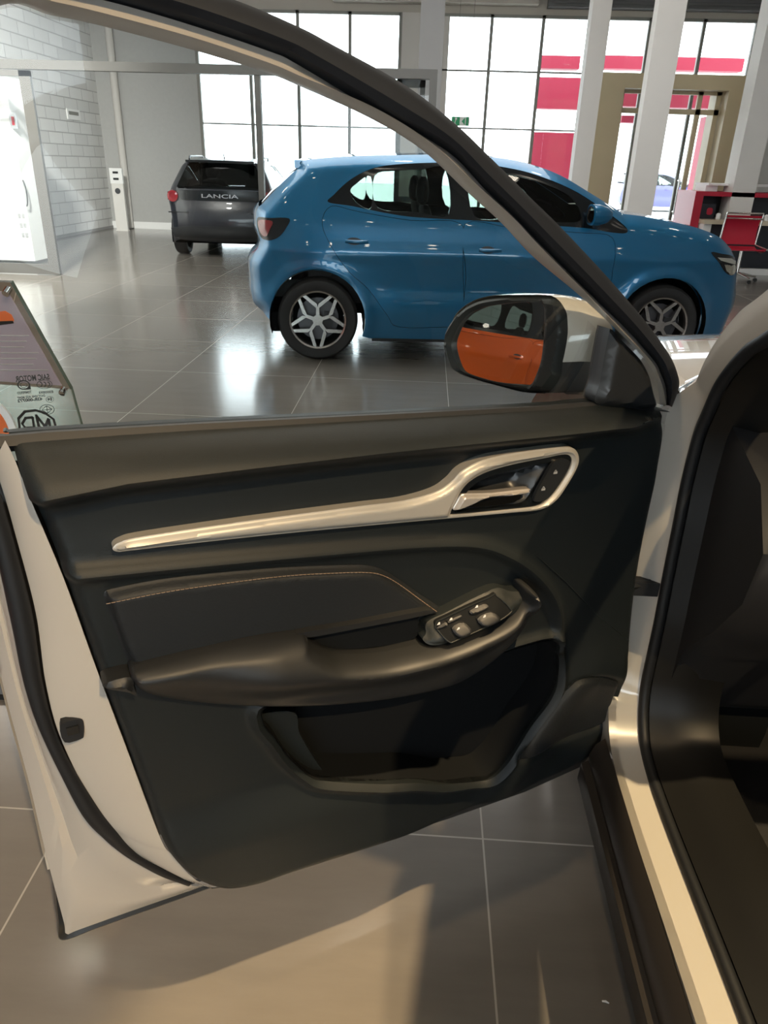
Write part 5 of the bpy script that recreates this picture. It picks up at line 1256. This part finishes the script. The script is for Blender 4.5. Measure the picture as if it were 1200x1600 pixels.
slab('printed_car_shade', [onS(*p) for p in ((-30, 503), (0, 502), (20, 501), (22, 505), (0, 508), (-30, 509))], -.0056, -.0052, 'black_print')
for k in range(7):
    y0 = 524+k*9; x1_ = 45+k*5-(k % 3)*9
    slab('text_line', [onS(-40, y0+1.4), onS(x1_, y0+1.2), onS(x1_, y0), onS(-40, y0)], -.0050, -.0044, 'grey_wall')
for (px, py) in ((12, 454), (99, 610)):
    c = onS(px, py, 0); b = MB()
    b.prism([(c[0]+.008*math.cos(t), c[1]+.008*math.sin(t)) for t in np.linspace(0, 6.28, 14)[:-1]], -.012, .012, lambda p, q, h: tuple(SB(p, q, h))); b.build('standoff_bolt', 'chrome', st, True)
# lower clear leg with the octagonal emblem (seen from behind)
G0 = A; G1 = ony(134, 672, A[1]-.02); dn = (G1-A); gl_ = np.linalg.norm(dn); dn = dn/gl_
def LB_(a, b, h=0): return A+ew*a+dn*b+np.array([0, 1, 0])*h
HT = A[2]/abs(dn[2])
b = MB(); b.prism([(0, 0), (.06, HT), (.36, HT), (.42, 0)], -.003, .003, lambda p, q, h: tuple(LB_(p, q, h))); b.build('leg_panel', 'acrylic', st)
b = MB(); b.prism([(-.002, 0), (.058, HT), (.062, HT), (.001, 0)], -.004, .004, lambda p, q, h: tuple(LB_(p, q, h))); b.build('leg_edge', 'acrylic_edge', st)
MB().box((A[0]-.5, A[1]-.18, 0), (A[0]+.02, A[1]+.18, .02)).build('foot', 'black_satin', st)
def onLg(px, py, h=-.005):
    n = np.cross(ew, dn); n /= np.linalg.norm(n); q = onpl(px, py, A+np.array([0, 1, 0])*h, n); q = q-np.array([0, 1, 0])*h
    G = np.array([[ew@ew, ew@dn], [ew@dn, dn@dn]]); r_ = np.linalg.solve(G, np.array([(q-A)@ew, (q-A)@dn])); return tuple(r_)
def leg_stroke(P, t, m=None):
    b = MB(); P = [np.array(onLg(*p)) for p in P]
    for i in range(len(P)-1):
        d = P[i+1]-P[i]; d = d/np.linalg.norm(d); n = np.array([-d[1], d[0]])*t/2; e = d*t*.3
        b.prism([tuple(P[i]-n-e), tuple(P[i+1]-n+e), tuple(P[i+1]+n+e), tuple(P[i]+n-e)], -.006, -.005, lambda p, q, h: tuple(LB_(p, q, h)))
    return b
pxs = np.linalg.norm(np.array(onLg(60, 650))-np.array(onLg(61, 650)))
em = MB()
for P, t in (([(32, 676), (29, 654), (39, 643), (56, 641), (70, 645), (84, 655), (89, 674), (88, 692), (74, 704), (56, 706), (40, 700), (32, 676)], 3.4),
             ([(66, 690), (57, 649), (71, 667), (76, 655), (84, 690)], 4.0), ([(57, 690), (51, 652), (40, 653), (35, 662), (44, 674), (50, 686), (44, 690), (38, 682)], 3.4), ([(43, 668), (50, 668)], 3.0)):
    s_ = leg_stroke(P, t*pxs); em.add(s_.V, s_.F)
em.build('octagon_emblem', 'black_print', st)

# orange and white sign disc at the left edge
oc = ony(-14, 676, 1.42); rr_ = np.linalg.norm(ony(25, 672, 1.42)-oc)
sg_ = empty('orange_disc_sign', (oc[0], 1.42, 0), 'rounded orange sign with white rim at the left edge behind the door glass', 'sign')
def disc(r0, h0, h1, m, nm, sy=1.35):
    b = MB(); b.prism([(oc[0]+r0*math.cos(t), oc[2]+r0*sy*math.sin(t)) for t in np.linspace(-.0, math.pi, 33)], h0, h1, lambda p, q, h: (p, 1.42+h, q)); return b.build(nm, m, sg_)
disc(rr_, 0, .006, 'white', 'white_rim'); disc(rr_*.72, -.003, 0, 'orange', 'orange_face', 1.5)
MB().box((oc[0]-.01, 1.426, 0), (oc[0]+.01, 1.44, oc[2])).lathe([(0, 0), (.07, 0), (.07, .012), (0, .015)], 24, (oc[0], 1.433, 0), 'z').build('stand_pole', 'chrome', sg_)

# tiny scrap of litter on the floor
a = onz(946, 1566, .002); b = MB().tube([a+np.array([-.006, .001, .001]), a+np.array([0, -.001, .004]), a+np.array([.006, -.002, .001])], [.0015, .002, .001], 6)
tag(b.build('paper_scrap', 'white', smooth=True), 'tiny white scrap lying on the floor tile beside the sill', 'litter')
